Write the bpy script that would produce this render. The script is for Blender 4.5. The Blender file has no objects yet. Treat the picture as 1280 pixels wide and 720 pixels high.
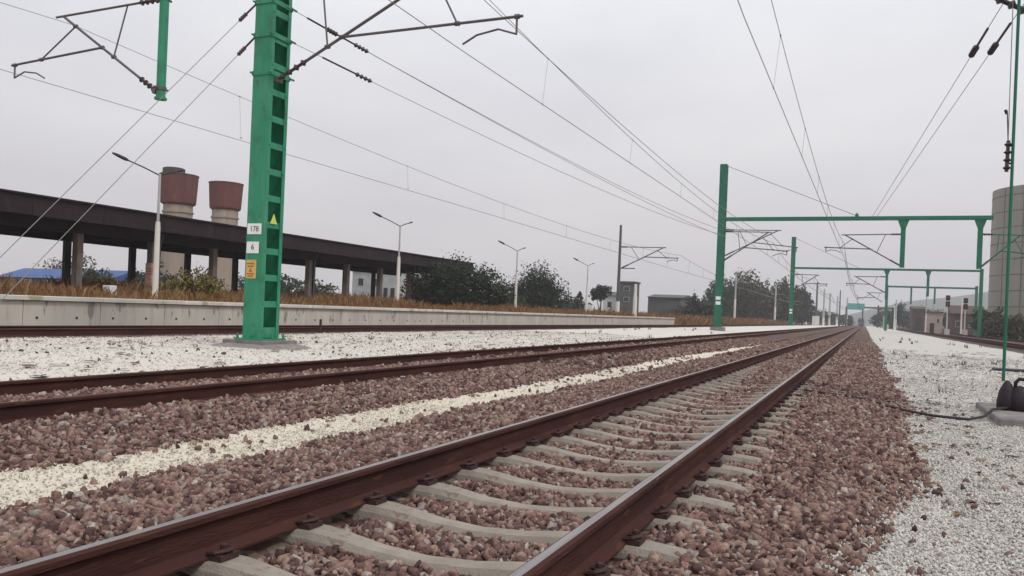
import bpy, math, random
import numpy as np
random.seed(7); rng = np.random.default_rng(7)
sc = bpy.context.scene
col = bpy.data.collections.new('scene'); sc.collection.children.link(col)
PI = math.pi

# ------------------------------------------------------------------ materials
def nt(name):
    m = bpy.data.materials.new(name); m.use_nodes = True
    n = m.node_tree; b = n.nodes['Principled BSDF']
    return m, n, b
def nd(n, t, **kw):
    x = n.nodes.new(t)
    for k, v in kw.items():
        if hasattr(x, k): setattr(x, k, v)
        else: x.inputs[k].default_value = v
    return x
def ramp(n, stops, interp='LINEAR'):
    r = n.nodes.new('ShaderNodeValToRGB'); r.color_ramp.interpolation = interp
    e = r.color_ramp.elements
    while len(e) < len(stops): e.new(0.5)
    for el, (p, c) in zip(e, stops):
        el.position = p; el.color = (*c, 1)
    return r
def mat(name, c1, c2=None, scale=3.0, rough=0.8, metal=0.0, bump=0.0, bscale=40.0, stretch=(1, 1, 1), spots=None, detail=6, spec=0.3):
    """two-tone noise material on object coordinates, optional third 'spots' colour"""
    m, n, b = nt(name)
    c2 = c2 or tuple(x*0.75 for x in c1)
    tc = nd(n, 'ShaderNodeTexCoord'); mp = nd(n, 'ShaderNodeMapping'); mp.inputs['Scale'].default_value = stretch
    n.links.new(tc.outputs['Object'], mp.inputs['Vector'])
    no = nd(n, 'ShaderNodeTexNoise'); no.inputs['Scale'].default_value = scale; no.inputs['Detail'].default_value = detail
    n.links.new(mp.outputs[0], no.inputs['Vector'])
    r = ramp(n, [(0.32, c2), (0.66, c1)]); n.links.new(no.outputs['Fac'], r.inputs['Fac'])
    out = r.outputs['Color']
    if spots:
        scol, ssc, thr = spots
        n2 = nd(n, 'ShaderNodeTexNoise'); n2.inputs['Scale'].default_value = ssc; n2.inputs['Detail'].default_value = 4
        n.links.new(mp.outputs[0], n2.inputs['Vector'])
        r2 = ramp(n, [(thr, (0, 0, 0)), (thr+0.06, (1, 1, 1))]); n.links.new(n2.outputs['Fac'], r2.inputs['Fac'])
        mx = nd(n, 'ShaderNodeMixRGB'); n.links.new(r2.outputs['Color'], mx.inputs['Fac'])
        n.links.new(out, mx.inputs['Color1']); mx.inputs['Color2'].default_value = (*scol, 1); out = mx.outputs['Color']
    n.links.new(out, b.inputs['Base Color'])
    b.inputs['Roughness'].default_value = rough; b.inputs['Metallic'].default_value = metal
    b.inputs['Specular IOR Level'].default_value = spec
    if bump:
        n3 = nd(n, 'ShaderNodeTexNoise'); n3.inputs['Scale'].default_value = bscale; n3.inputs['Detail'].default_value = 5
        n.links.new(mp.outputs[0], n3.inputs['Vector'])
        bp = nd(n, 'ShaderNodeBump'); bp.inputs['Strength'].default_value = bump; bp.inputs['Distance'].default_value = 0.02
        n.links.new(n3.outputs['Fac'], bp.inputs['Height']); n.links.new(bp.outputs[0], b.inputs['Normal'])
    return m
def weather(m, col, sc3, lo, hi):
    n = m.node_tree; b = n.nodes['Principled BSDF']; src = b.inputs['Base Color'].links[0].from_socket
    tc = nd(n, 'ShaderNodeTexCoord'); mp = nd(n, 'ShaderNodeMapping'); mp.inputs['Scale'].default_value = sc3; n.links.new(tc.outputs['Object'], mp.inputs[0])
    no = nd(n, 'ShaderNodeTexNoise'); no.inputs['Scale'].default_value = 1; no.inputs['Detail'].default_value = 7; no.inputs['Roughness'].default_value = .7; n.links.new(mp.outputs[0], no.inputs[0])
    r = ramp(n, [(lo, (0, 0, 0)), (hi, (1, 1, 1))]); n.links.new(no.outputs['Fac'], r.inputs[0])
    mx = nd(n, 'ShaderNodeMixRGB'); n.links.new(r.outputs[0], mx.inputs[0]); n.links.new(src, mx.inputs[1]); mx.inputs[2].default_value = (*col, 1)
    n.links.new(mx.outputs[0], b.inputs['Base Color'])
def island(name, stops, rough=0.9, noise=0.25):
    """colour picked per loose piece (stone, leaf, blade)"""
    m, n, b = nt(name)
    g = nd(n, 'ShaderNodeNewGeometry'); r = ramp(n, stops); n.links.new(g.outputs['Random Per Island'], r.inputs['Fac'])
    tc = nd(n, 'ShaderNodeTexCoord'); no = nd(n, 'ShaderNodeTexNoise'); no.inputs['Scale'].default_value = 60; no.inputs['Detail'].default_value = 4
    n.links.new(tc.outputs['Object'], no.inputs['Vector'])
    rr = ramp(n, [(0.3, (1-noise*1.2,)*3), (0.7, (1+noise*0.6,)*3)]); n.links.new(no.outputs['Fac'], rr.inputs['Fac'])
    mx = nd(n, 'ShaderNodeMixRGB', blend_type='MULTIPLY'); mx.inputs['Fac'].default_value = 1
    n.links.new(r.outputs['Color'], mx.inputs['Color1']); n.links.new(rr.outputs['Color'], mx.inputs['Color2'])
    n.links.new(mx.outputs['Color'], b.inputs['Base Color']); b.inputs['Roughness'].default_value = rough
    b.inputs['Specular IOR Level'].default_value = 0.2
    return m
def pebbles(name, stops, scale, bumpd, patch=None, rough=0.95):
    """ground of small stones: voronoi cells each with its own colour and relief"""
    m, n, b = nt(name)
    tc = nd(n, 'ShaderNodeTexCoord')
    v = nd(n, 'ShaderNodeTexVoronoi'); v.inputs['Scale'].default_value = scale; n.links.new(tc.outputs['Object'], v.inputs['Vector'])
    s = nd(n, 'ShaderNodeSeparateColor'); n.links.new(v.outputs['Color'], s.inputs[0])
    r = ramp(n, stops); n.links.new(s.outputs[0], r.inputs['Fac'])
    out = r.outputs['Color']
    if patch:
        for pc, psc, lo, hi in patch:
            no = nd(n, 'ShaderNodeTexNoise'); no.inputs['Scale'].default_value = psc; no.inputs['Detail'].default_value = 8; no.inputs['Roughness'].default_value = 0.65
            n.links.new(tc.outputs['Object'], no.inputs['Vector'])
            r2 = ramp(n, [(lo, (0, 0, 0)), (hi, (1, 1, 1))]); n.links.new(no.outputs['Fac'], r2.inputs['Fac'])
            mx = nd(n, 'ShaderNodeMixRGB'); n.links.new(r2.outputs['Color'], mx.inputs['Fac'])
            n.links.new(out, mx.inputs['Color1']); mx.inputs['Color2'].default_value = (*pc, 1); out = mx.outputs['Color']
    n.links.new(out, b.inputs['Base Color']); b.inputs['Roughness'].default_value = rough; b.inputs['Specular IOR Level'].default_value = 0.15
    bp = nd(n, 'ShaderNodeBump'); bp.inputs['Strength'].default_value = 0.9; bp.inputs['Distance'].default_value = bumpd; bp.invert = True
    n.links.new(v.outputs['Distance'], bp.inputs['Height']); n.links.new(bp.outputs[0], b.inputs['Normal'])
    return m

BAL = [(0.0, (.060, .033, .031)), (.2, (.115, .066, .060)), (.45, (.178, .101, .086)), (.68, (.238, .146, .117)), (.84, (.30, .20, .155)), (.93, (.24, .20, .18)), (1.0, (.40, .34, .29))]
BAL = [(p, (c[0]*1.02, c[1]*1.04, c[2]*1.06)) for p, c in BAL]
BED = [(p, tuple(x*.6 for x in c)) for p, c in BAL]  # dark fines under the stones, darkened to paint shade into the gaps
WHT = [(0.0, (.42, .385, .345)), (.15, (.52, .485, .44)), (.5, (.60, .565, .515)), (1.0, (.65, .62, .57))]
WHT_R = [(p, tuple(x*k for x, k in zip(c, (.84, .85, .87)))) for p, c in WHT]
M = {}
M['green'] = mat('green_paint', (.022, .265, .138), (.016, .205, .107), 1.6, .5, 0, .1, 30, (1, 1, .4), ((.03, .13, .075), 7, .66), spec=.4)
weather(M['green'], (.065, .255, .165), (7, 7, .8), .45, .72); weather(M['green'], (.020, .13, .075), (3, 3, 2.5), .50, .72); weather(M['green'], (.085, .052, .03), (26, 26, 1.8), .62, .71); weather(M['green'], (.11, .06, .035), (18, 18, 16), .70, .74)
M['green_far'] = mat('green_paint_weathered', (.018, .165, .098), (.013, .125, .077), 2, .55)
M['rail_side'] = mat('rusty_steel', (.070, .029, .024), (.040, .0185, .017), 4, .9, .0, .4, 60, (1, .3, 2), ((.085, .038, .024), 11, .62), spec=.1)
M['rail_top'] = mat('worn_steel', (.36, .335, .33), (.22, .195, .19), 8, .40, .75, .1, 80, (6, .15, 1))
M['rust_top'] = mat('rusty_running_surface', (.13, .055, .042), (.08, .034, .028), 8, .6, .2, .1, 80, (6, .15, 1))
M['clip'] = mat('dark_rusty_clip', (.058, .028, .026), (.034, .018, .018), 30, .7, 0, .3, 80)
M['sleeper'] = mat('sleeper_concrete', (.285, .252, .215), (.22, .19, .16), 7, .9, 0, .35, 70, spots=((.20, .15, .125), 18, .62))
weather(M['sleeper'], (.115, .075, .058), (5, 3, 5), .62, .74); weather(M['sleeper'], (.36, .33, .29), (3, 14, 8), .60, .72)
weather(M['rail_side'], (.095, .045, .030), (30, 2.2, 22), .60, .72)
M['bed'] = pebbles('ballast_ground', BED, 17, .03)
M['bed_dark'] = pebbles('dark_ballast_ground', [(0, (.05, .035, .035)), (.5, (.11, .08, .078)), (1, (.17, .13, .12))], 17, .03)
M['stone'] = island('ballast_stone', BAL, .9, .35)
M['white_bed'] = pebbles('white_gravel_ground', WHT, 55, .008, [((.46, .43, .39), 1.1, .52, .74), ((.30, .26, .225), 4.5, .68, .72)])
M['grey_white_bed'] = pebbles('grey_white_gravel_ground', WHT_R, 55, .008, [((.36, .335, .31), 1.1, .52, .74), ((.26, .23, .20), 4.5, .66, .71)])
M['grey_white_stone'] = island('grey_white_gravel_stone', [(0, (.22, .20, .18)), (.08, (.40, .375, .345)), (.45, (.52, .495, .46)), (1, (.61, .585, .545))], .95, .18)
M['white_stone'] = island('white_gravel_stone', [(0, (.28, .25, .22)), (.06, (.46, .42, .37)), (.45, (.58, .54, .485)), (1, (.64, .60, .55))], .95, .15)
M['sand_bed'] = pebbles('sandy_strip_ground', [(0, (.46, .41, .34)), (.4, (.56, .51, .43)), (1, (.63, .58, .495))], 60, .004, [((.30, .21, .17), 5, .62, .68)])
M['sand_stone'] = island('sandy_chipping', [(0, (.30, .25, .20)), (.3, (.52, .465, .385)), (1, (.64, .585, .49))], .95, .2)
M['leaf_bit'] = island('dry_leaf', [(0, (.05, .035, .025)), (.5, (.14, .09, .06)), (1, (.24, .17, .10))], .9)
M['soil'] = mat('dry_field', (.19, .115, .065), (.12, .08, .05), .15, .95, 0, .4, 3, spots=((.11, .10, .045), .05, .55))
M['concrete'] = mat('concrete', (.54, .49, .43), (.42, .385, .34), 1.3, .9, 0, .25, 25, (1, 1, .35), ((.24, .22, .195), 3, .62))
M['coping'] = mat('coping_concrete', (.60, .57, .52), (.48, .45, .40), 2, .9, 0, .25, 25, spots=((.34, .33, .20), 1.3, .58))
M['foundation'] = mat('grey_foundation', (.24, .215, .205), (.165, .148, .145), 4, .9, 0, .4, 30, spots=((.34, .32, .30), 6, .64))
M['dark_hole'] = mat('painted_hole_shade', (.03, .03, .03))
M['canopy'] = mat('canopy_fascia', (.024, .013, .0165), (.014, .0085, .012), 1.2, .85, 0, .2, 15, (.5, .15, 3), ((.048, .031, .029), 3, .66))
M['canopy_under'] = mat('canopy_soffit', (.026, .015, .020), (.017, .010, .014), 1, .9)
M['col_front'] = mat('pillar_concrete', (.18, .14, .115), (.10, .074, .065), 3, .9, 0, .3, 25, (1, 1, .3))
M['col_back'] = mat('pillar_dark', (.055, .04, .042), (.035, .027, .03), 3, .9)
M['brick_patch'] = mat('pillar_brickwork', (.32, .11, .085), (.46, .33, .28), 9, .9, 0, .3, 25, (.2, .2, 1))
M['white_paint'] = mat('white_paint', (.70, .68, .63), (.58, .55, .50), 1.5, .6, 0, 0, 20, (1, 1, .3))
M['lamp_grey'] = mat('lamp_pole_grey', (.42, .42, .42), (.34, .34, .35), 2, .6)
M['dark_metal'] = mat('dark_metal', (.035, .035, .04), (.025, .025, .028), 8, .55, .3)
M['arm_metal'] = mat('galvanised_tube', (.155, .135, .135), (.11, .095, .10), 6, .55, .4)
M['insul'] = mat('dark_insulator', (.045, .025, .026), (.03, .018, .02), 20, .35, spec=.5)
M['wire'] = mat('wire', (.23, .22, .225), (.18, .175, .18), 4, .6, .2)
M['shaft'] = mat('tower_shaft', (.36, .30, .245), (.28, .23, .185), .8, .9, 0, .2, 6, (1, 1, .2))
M['tank'] = mat('maroon_tank', (.150, .052, .046), (.11, .039, .037), .6, .85, 0, .15, 8, (1, 1, .25), ((.21, .10, .088), 1.2, .62))
M['cap'] = mat('dark_cap', (.06, .055, .055))
M['silo'] = mat('silo_concrete', (.315, .30, .27), (.25, .24, .215), .35, .9, 0, .2, 6, (1, 1, .15), ((.24, .23, .21), .8, .64))
M['silo_line'] = mat('silo_band', (.19, .18, .17), (.15, .14, .135), 2, .8)
M['blue'] = mat('blue_sheet', (.04, .095, .26), (.03, .07, .20), .5, .6)
M['bwall'] = mat('pale_wall', (.46, .47, .47), (.36, .37, .38), .6, .9)
M['bwhite'] = mat('white_wall', (.70, .70, .68), (.58, .58, .57), .6, .9)
M['bgrey'] = mat('grey_wall', (.105, .108, .108), (.075, .078, .08), .6, .9)
M['bbrown'] = mat('brown_wall', (.10, .06, .055), (.06, .04, .042), .6, .9)
M['pink'] = mat('pale_brick', (.40, .31, .27), (.32, .24, .21), 2, .9)
M['glass'] = mat('dark_pane', (.04, .045, .05), (.03, .034, .038), 1, .15, spec=.6)
M['teal'] = mat('teal_panel', (.10, .38, .34), (.08, .31, .28), .6, .6)
M['yellow'] = mat('yellow_plate', (.60, .43, .14), (.52, .35, .11), 8, .6)
M['yellowgreen'] = mat('yellow_triangle', (.66, .66, .12), (.55, .58, .10), 8, .6)
M['plate'] = mat('white_plate', (.80, .80, .79), (.70, .70, .70), 4, .5)
M['ink'] = mat('dark_lettering', (.06, .05, .06))
M['orange_ink'] = mat('orange_lettering', (.50, .13, .03))
M['purple_iron'] = mat('purple_black_iron', (.026, .017, .025), (.014, .010, .013), 9, .6, 0, .4, 25)
M['rubber'] = mat('black_cable', (.04, .038, .042), (.03, .028, .03))
M['hillm'] = mat('hill_woods', (.055, .07, .05), (.04, .05, .04), .02, .95)
M['bark'] = mat('bark', (.085, .06, .045), (.05, .037, .03), 6, .95, 0, .4, 20)
M['train_body'] = mat('dark_red_train', (.055, .018, .022), (.035, .013, .017), 1, .6)
M['train_blue'] = mat('purple_blue_train', (.12, .10, .20), (.09, .075, .15), 1, .6)
M['red_lamp'] = mat('red_lens', (.25, .02, .025), (.2, .02, .02), 1, .4)
def leafm(name, d, l): return island(name, [(0, d), (.55, tuple((a+b)/2 for a, b in zip(d, l))), (1, l)], .8, .2)
M['leaf_dark'] = leafm('dark_leaves', (.019, .027, .018), (.047, .063, .037))
M['leaf_mid'] = leafm('mid_leaves', (.026, .040, .020), (.075, .095, .045))
M['leaf_blue'] = leafm('blue_green_leaves', (.028, .048, .040), (.07, .10, .085))
M['leaf_brown'] = leafm('brown_green_leaves', (.036, .036, .022), (.105, .090, .05))
M['leaf_olive'] = leafm('olive_leaves', (.10, .085, .022), (.22, .17, .05))
M['weed'] = island('weed', [(0, (.045, .05, .02)), (.6, (.10, .09, .04)), (1, (.16, .12, .06))], .9)
M['grass'] = island('dry_grass', [(0, (.10, .053, .027)), (.35, (.215, .105, .045)), (.7, (.30, .155, .068)), (.88, (.33, .23, .115)), (1, (.13, .11, .045))], .9)

# ------------------------------------------------------------------ mesh helpers
class MB:
    def __init__(s): s.v = []; s.f = []; s.mi = []
    def add(s, vs, fs, mi=0):
        o = len(s.v); s.v += [tuple(p) for p in vs]; s.f += [tuple(i+o for i in f) for f in fs]; s.mi += [mi]*len(fs); return s
    def box(s, x0, x1, y0, y1, z0, z1, mi=0):
        vs = [(x, y, z) for z in (z0, z1) for y in (y0, y1) for x in (x0, x1)]
        return s.add(vs, [(0, 2, 3, 1), (4, 5, 7, 6), (0, 1, 5, 4), (2, 6, 7, 3), (0, 4, 6, 2), (1, 3, 7, 5)], mi)
    def tube(s, path, r, n=8, mi=0):
        P = [np.array(p, float) for p in path]; k = len(P); rr = r if hasattr(r, '__len__') else [r]*k
        vs = []; up = np.array([0, 0, 1.0])
        prev = None
        for i, p in enumerate(P):
            d = (P[min(i+1, k-1)]-P[max(i-1, 0)]); d = d/np.linalg.norm(d)
            a = np.cross(d, up)
            if np.linalg.norm(a) < .05: a = np.cross(d, [0, 1.0, 0])
            a = a/np.linalg.norm(a)
            if prev is not None and np.dot(a, prev) < 0: a = -a
            prev = a; b = np.cross(d, a)
            for j in range(n):
                t = 2*PI*j/n; vs.append(p+rr[i]*(math.cos(t)*a+math.sin(t)*b))
        fs = [(i*n+j, i*n+(j+1) % n, (i+1)*n+(j+1) % n, (i+1)*n+j) for i in range(k-1) for j in range(n)]
        fs += [tuple(range(n-1, -1, -1)), tuple((k-1)*n+j for j in range(n))]
        return s.add(vs, fs, mi)
    def lathe(s, c, prof, n=24, mi=0):
        vs = [(c[0]+r*math.cos(2*PI*j/n), c[1]+r*math.sin(2*PI*j/n), c[2]+z) for r, z in prof for j in range(n)]; k = len(prof)
        fs = [(i*n+j, i*n+(j+1) % n, (i+1)*n+(j+1) % n, (i+1)*n+j) for i in range(k-1) for j in range(n)]
        fs += [tuple(range(n-1, -1, -1)), tuple((k-1)*n+j for j in range(n))]
        return s.add(vs, fs, mi)
    def prism_y(s, prof, y0, y1, mi=0, caps=True):      # closed outline in XZ extruded along Y
        n = len(prof); vs = [(x, y0, z) for x, z in prof]+[(x, y1, z) for x, z in prof]
        fs = [(i, (i+1) % n, n+(i+1) % n, n+i) for i in range(n)]
        if caps: fs += [tuple(range(n-1, -1, -1)), tuple(range(n, 2*n))]
        return s.add(vs, fs, mi)
    def insul(s, p, q, r=.07, rc=.028, sheds=5, mi=0):   # ribbed insulator between p and q
        p = np.array(p, float); q = np.array(q, float); path = []; rr = []
        k = sheds*4
        for i in range(k+1):
            path.append(p+(q-p)*i/k); rr.append(r if i % 4 == 2 else rc)
        return s.tube(path, rr, 10, mi)
    def build(s, name, m, parent=None, loc=None, smooth=False, bevel=0, fix=True):
        me = bpy.data.meshes.new(name)
        base = np.array(BASE.get(parent.name, (0, 0, 0)) if parent is not None else (loc or (0, 0, 0)), float)
        me.from_pydata([tuple(np.array(p)-base) for p in s.v], [], s.f)
        for mm in (m if isinstance(m, (list, tuple)) else [m]): me.materials.append(mm)
        me.polygons.foreach_set('material_index', s.mi)
        if fix:
            import bmesh
            b = bmesh.new(); b.from_mesh(me); bmesh.ops.recalc_face_normals(b, faces=b.faces); b.to_mesh(me); b.free()
        if smooth: me.polygons.foreach_set('use_smooth', [True]*len(me.polygons))
        o = bpy.data.objects.new(name, me); col.objects.link(o)
        if parent is not None: o.parent = parent; BASE[o.name] = tuple(base)
        else: o.location = tuple(base); BASE[o.name] = tuple(base)
        if bevel:
            bv = o.modifiers.new('bevel', 'BEVEL'); bv.width = bevel; bv.segments = 2; bv.limit_method = 'ANGLE'
        return o
BASE = {}
def tag(o, label=None, cat=None, group=None, kind=None):
    if label: o['label'] = label
    if cat: o['category'] = cat
    if group: o['group'] = group
    if kind: o['kind'] = kind
    return o
def thing(name, label, cat, loc=(0, 0, 0), group=None):
    o = bpy.data.objects.new(name, None); col.objects.link(o); o.location = loc; o.empty_display_size = .3
    BASE[o.name] = loc; return tag(o, label, cat, group)
def copy_tree(o, loc, label=None):
    c = o.copy(); col.objects.link(c); c.location = loc; BASE[c.name] = tuple(loc)
    if label: c['label'] = label
    for ch in list(o.children):
        d = ch.copy(); col.objects.link(d); d.parent = c
        for g in ch.children:
            e = g.copy(); col.objects.link(e); e.parent = d
    return c
def np_mesh(name, V, F, m, smooth=False):      # V (n,3) F (m,k) arrays
    me = bpy.data.meshes.new(name); k = F.shape[1]
    me.vertices.add(len(V)); me.vertices.foreach_set('co', V.astype(np.float32).ravel())
    me.loops.add(F.size); me.loops.foreach_set('vertex_index', F.astype(np.int32).ravel())
    me.polygons.add(len(F)); me.polygons.foreach_set('loop_start', np.arange(0, F.size, k, dtype=np.int32))
    me.update(calc_edges=True); me.materials.append(m)
    if smooth: me.polygons.foreach_set('use_smooth', [True]*len(F))
    o = bpy.data.objects.new(name, me); col.objects.link(o); return o
def vnoise(x, y, s, seed=0):                   # cheap smooth value noise
    x = np.asarray(x, float)*s; y = np.asarray(y, float)*s
    xi = np.floor(x); yi = np.floor(y); fx = x-xi; fy = y-yi
    h = lambda a, b: np.modf(np.abs(np.sin(a*127.1+b*311.7+seed*74.7)*43758.5453))[0]
    fx = fx*fx*(3-2*fx); fy = fy*fy*(3-2*fy)
    return (h(xi, yi)*(1-fx)+h(xi+1, yi)*fx)*(1-fy)+(h(xi, yi+1)*(1-fx)+h(xi+1, yi+1)*fx)*fy

# ------------------------------------------------------------------ setting: ground
T1, T2, T3, TR1, TR2 = -1.85, -7.25, -18.7, 9.8, 15.2        # track centre lines
def right_edge(y): return .60-.86*np.exp(-(np.maximum(y, 2.5)-3)/3.0)+.22*(vnoise(y, 0*y, .9, 3)-.5)+.12*(vnoise(y, 0*y, 3.5, 5)-.5)
def strip_edges(y):
    w = .10*(vnoise(y, 0*y, 1.1, 8)-.5)+.08*(vnoise(y, 0*y, 4, 9)-.5)
    t = np.clip((y-24)/18, 0, 1)*.36
    return -5.14+w+t, -t-4.27+.16*(vnoise(y, 0*y, 1.3, 11)-.5)+.10*(vnoise(y, 0*y, 4, 12)-.5)
def ground_z(x, y):
    """surface the stones lie on"""
    x = np.asarray(x, float); y = np.asarray(y, float)
    z = np.interp(x, [-60, -20.5, -17.6, -17.3, -13.2, -12, -10.6, -9.2, -8.6, -8.1, -6.35, -5.75, -5.2, -4.72, -4.25, -3.3, -2.75, -2.5, -1.2, -.95, -.35, .5, 1.2, 7.6, 8.4, 10, 11.2, 12, 60],
                     [-.2, -.2, -.20, -.15, -.10, -.06, -.12, -.16, -.17, -.165, -.18, -.20, -.26, -.29, -.27, -.195, -.205, -.256, -.256, -.232, -.205, -.29, -.27, -.27, -.30, -.30, -.30, -.30, -.30])
    z = z+np.where((x > -2.5) & (x < -1.2), .035*np.clip((y-16)/10, 0, 1), 0)
    return z+.03*(vnoise(x, y, .8, 1)-.5)+.02*(vnoise(x, y, 3, 2)-.5)

gx = np.array([-3000, -900, -300, -120, -60]); g2 = np.array([60, 200, 800, 3000])
mb = MB(); mb.add([(-4000, -300, -.5), (4000, -300, -.5), (4000, 4000, -.5), (-4000, 4000, -.5)], [(0, 1, 2, 3)])
tag(mb.build('ground', M['soil']), kind='structure')
def sheet(name, xa, xb, ys, nx, m, dz=0.0):
    """strip of ground between two (possibly wavy) edges following ground_z"""
    ys = np.asarray(ys, float); A = xa(ys) if callable(xa) else np.full(len(ys), float(xa)); B = xb(ys) if callable(xb) else np.full(len(ys), float(xb))
    t = np.linspace(0, 1, nx); X = A[:, None]+(B-A)[:, None]*t[None]; Y = np.repeat(ys[:, None], nx, 1)
    Z = ground_z(X, Y)+dz
    V = np.stack([X, Y, Z], -1).reshape(-1, 3)
    i, j = np.meshgrid(np.arange(len(ys)-1), np.arange(nx-1), indexing='ij'); q = (i*nx+j).ravel()
    F = np.stack([q, q+1, q+nx+1, q+nx], 1)
    o = np_mesh(name, V, F, m, True); return tag(o, kind='structure')
YS = np.concatenate([np.arange(-3, 30, .25), np.arange(30, 100, 1.0), np.arange(100, 720, 12.0)])
def solid(a): return a
weather(M['green_far'], (.03, .11, .072), (4, 4, .5), .48, .72); weather(M['green_far'], (.07, .045, .03), (9, 9, .9), .64, .74); weather(M['canopy'], (.042, .028, .028), (.5, 4, .7), .52, .74); weather(M['concrete'], (.30, .27, .235), (3, 4, .5), .54, .72); weather(M['silo'], (.25, .235, .21), (.8, .8, .06), .52, .70); weather(M['tank'], (.10, .055, .05), (1.4, 1.4, .12), .54, .72); weather(M['shaft'], (.24, .19, .15), (1.2, 1.2, .10), .54, .72)
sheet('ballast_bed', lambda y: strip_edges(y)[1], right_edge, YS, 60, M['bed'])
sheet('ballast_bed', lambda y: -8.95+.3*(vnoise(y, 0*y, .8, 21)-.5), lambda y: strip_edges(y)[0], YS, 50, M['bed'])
sheet('sandy_strip', lambda y: strip_edges(y)[0]-.1, lambda y: strip_edges(y)[1]+.1, YS[YS < 46], 10, M['sand_bed'], -.006)
sheet('white_gravel_ground', lambda y: -17.55+0*y, lambda y: -8.7+0*y, YS, 40, M['white_bed'], -.006)
sheet('white_gravel_ground', lambda y: right_edge(y)-.3, lambda y: 8.0+.4*(vnoise(y, 0*y, .5, 31)-.5), YS, 40, M['grey_white_bed'], -.006)
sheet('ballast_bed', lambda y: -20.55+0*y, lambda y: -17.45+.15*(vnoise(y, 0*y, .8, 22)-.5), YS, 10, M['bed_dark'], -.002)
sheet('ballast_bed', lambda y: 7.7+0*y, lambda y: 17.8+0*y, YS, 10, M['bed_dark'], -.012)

# ------------------------------------------------------------------ stones
F8 = np.array([(0, 2, 3, 1), (4, 5, 7, 6), (0, 1, 5, 4), (2, 6, 7, 3), (0, 4, 6, 2), (1, 3, 7, 5)])
B8 = np.array([(x, y, z) for z in (-1, 1) for y in (-1, 1) for x in (-1, 1)], float)*.62
g = (1+5**.5)/2
B12 = np.array([(-1, g, 0), (1, g, 0), (-1, -g, 0), (1, -g, 0), (0, -1, g), (0, 1, g), (0, -1, -g), (0, 1, -g), (g, 0, -1), (g, 0, 1), (-g, 0, -1), (-g, 0, 1)])/1.9
F12 = np.array([(0, 11, 5), (0, 5, 1), (0, 1, 7), (0, 7, 10), (0, 10, 11), (1, 5, 9), (5, 11, 4), (11, 10, 2), (10, 7, 6), (7, 1, 8), (3, 9, 4), (3, 4, 2), (3, 2, 6), (3, 6, 8), (3, 8, 9), (4, 9, 5), (2, 4, 11), (6, 2, 10), (8, 6, 7), (9, 8, 1)])
def rot(n):
    q = rng.normal(size=(n, 4)); q /= np.linalg.norm(q, axis=1)[:, None]; w, x, y, z = q.T
    return np.stack([1-2*(y*y+z*z), 2*(x*y-z*w), 2*(x*z+y*w), 2*(x*y+z*w), 1-2*(x*x+z*z), 2*(y*z-x*w), 2*(x*z-y*w), 2*(y*z+x*w), 1-2*(x*x+y*y)], 1).reshape(n, 3, 3)
def stones(P, r, fine):
    n = len(P); B = B12 if fine else B8; F = F12 if fine else F8
    V = B[None]*(1+.62*(rng.random((n, len(B), 1))-.5))+.28*(rng.random((n, len(B), 3))-.5)
    V = V*(np.array([1.28, .95, .66])[None]*(1+.6*(rng.random((n, 3))-.5)))[:, None, :]
    V = np.einsum('nij,nkj->nki', rot(n), V)*r[:, None, None]+P[:, None, :]
    Fa = (F[None]+(np.arange(n)*len(B))[:, None, None]).reshape(-1, F.shape[1])
    return V.reshape(-1, 3), Fa
def scatter(x0, x1, y0, y1, dens, rmin, rmax, keep=None, lift=.25):
    n = int((x1-x0)*(y1-y0)*dens); x = rng.uniform(x0, x1, n); y = rng.uniform(y0, y1, n)
    # keep what the camera could see, with a margin for a side step
    ang = np.degrees(np.arctan2(-x, np.maximum(y, .01))); k = (ang > -14) & (ang < 64)
    if keep is not None: k &= keep(x, y)
    x, y = x[k], y[k]; r = rmin+(rmax-rmin)*rng.random(len(x))**1.9
    z = ground_z(x, y)+r*lift*rng.uniform(-1.2, 2.6, len(x))
    return np.stack([x, y, z], 1), r
SL_Y = [3.36+.6*k for k in range(-4, 60)]
def off_sleeper(x, y):           # stones heap in the cribs, not on the sleeper tops
    d = np.abs((y-3.36+.3) % .6-.3); on = (d < .088) & (x > -3.05) & (x < -.62)
    endb = (d < .13) & (((x >= -.72) & (x < -.55)) | ((x <= -3.0) & (x > -3.15)))
    rail = (np.abs(x+1.1) < .10) | (np.abs(x+2.6) < .10)
    stray = rng.random(len(x)) < np.where((x > -1) | (x < -2.7), .04+1.1*np.clip((x+.92)/.25, 0, 1), .004)+.8*np.clip((y-15)/9, 0, 1)
    return (~on & ~rail & ~(endb & (rng.random(len(x)) < .6))) | (on & stray & ~rail)
def main_keep(x, y):
    e1 = strip_edges(y)[1]; re = right_edge(y)
    fade = np.clip((re+.10-x)/.28, 0, 1); fl = np.clip((x-e1+.10)/.22, 0, 1)
    return off_sleeper(x, y) & (rng.random(len(x)) < fade) & (rng.random(len(x)) < fl)
def t2_keep(x, y):
    e0 = strip_edges(y)[0]; fade = np.clip((e0+.12-x)/.25, 0, 1); fl = np.clip((x+9.2)/.35, 0, 1)
    rail = (np.abs(x+6.5) < .10) | (np.abs(x+8.0) < .10)
    return ~rail & (rng.random(len(x)) < fade) & (rng.random(len(x)) < fl)
def stuff(name, m, sets):
    Vs, Fs, o = [], [], 0
    for P, r, fine in sets:
        V, F = stones(P, r, fine); Vs.append(V); Fs.append(F+o); o += len(V)
    k = Fs[0].shape[1]
    return tag(np_mesh(name, np.concatenate(Vs), np.concatenate(Fs), m), kind='stuff')
sets = []
for y0, y1, d, a, b in ((1.2, 7, 1750, .011, .032), (7, 14, 950, .016, .038), (14, 26, 420, .024, .042)):
    P, r = scatter(-4.4, 1.1, y0, y1, d, a, b, main_keep); sets.append((P, r, True))
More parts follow.
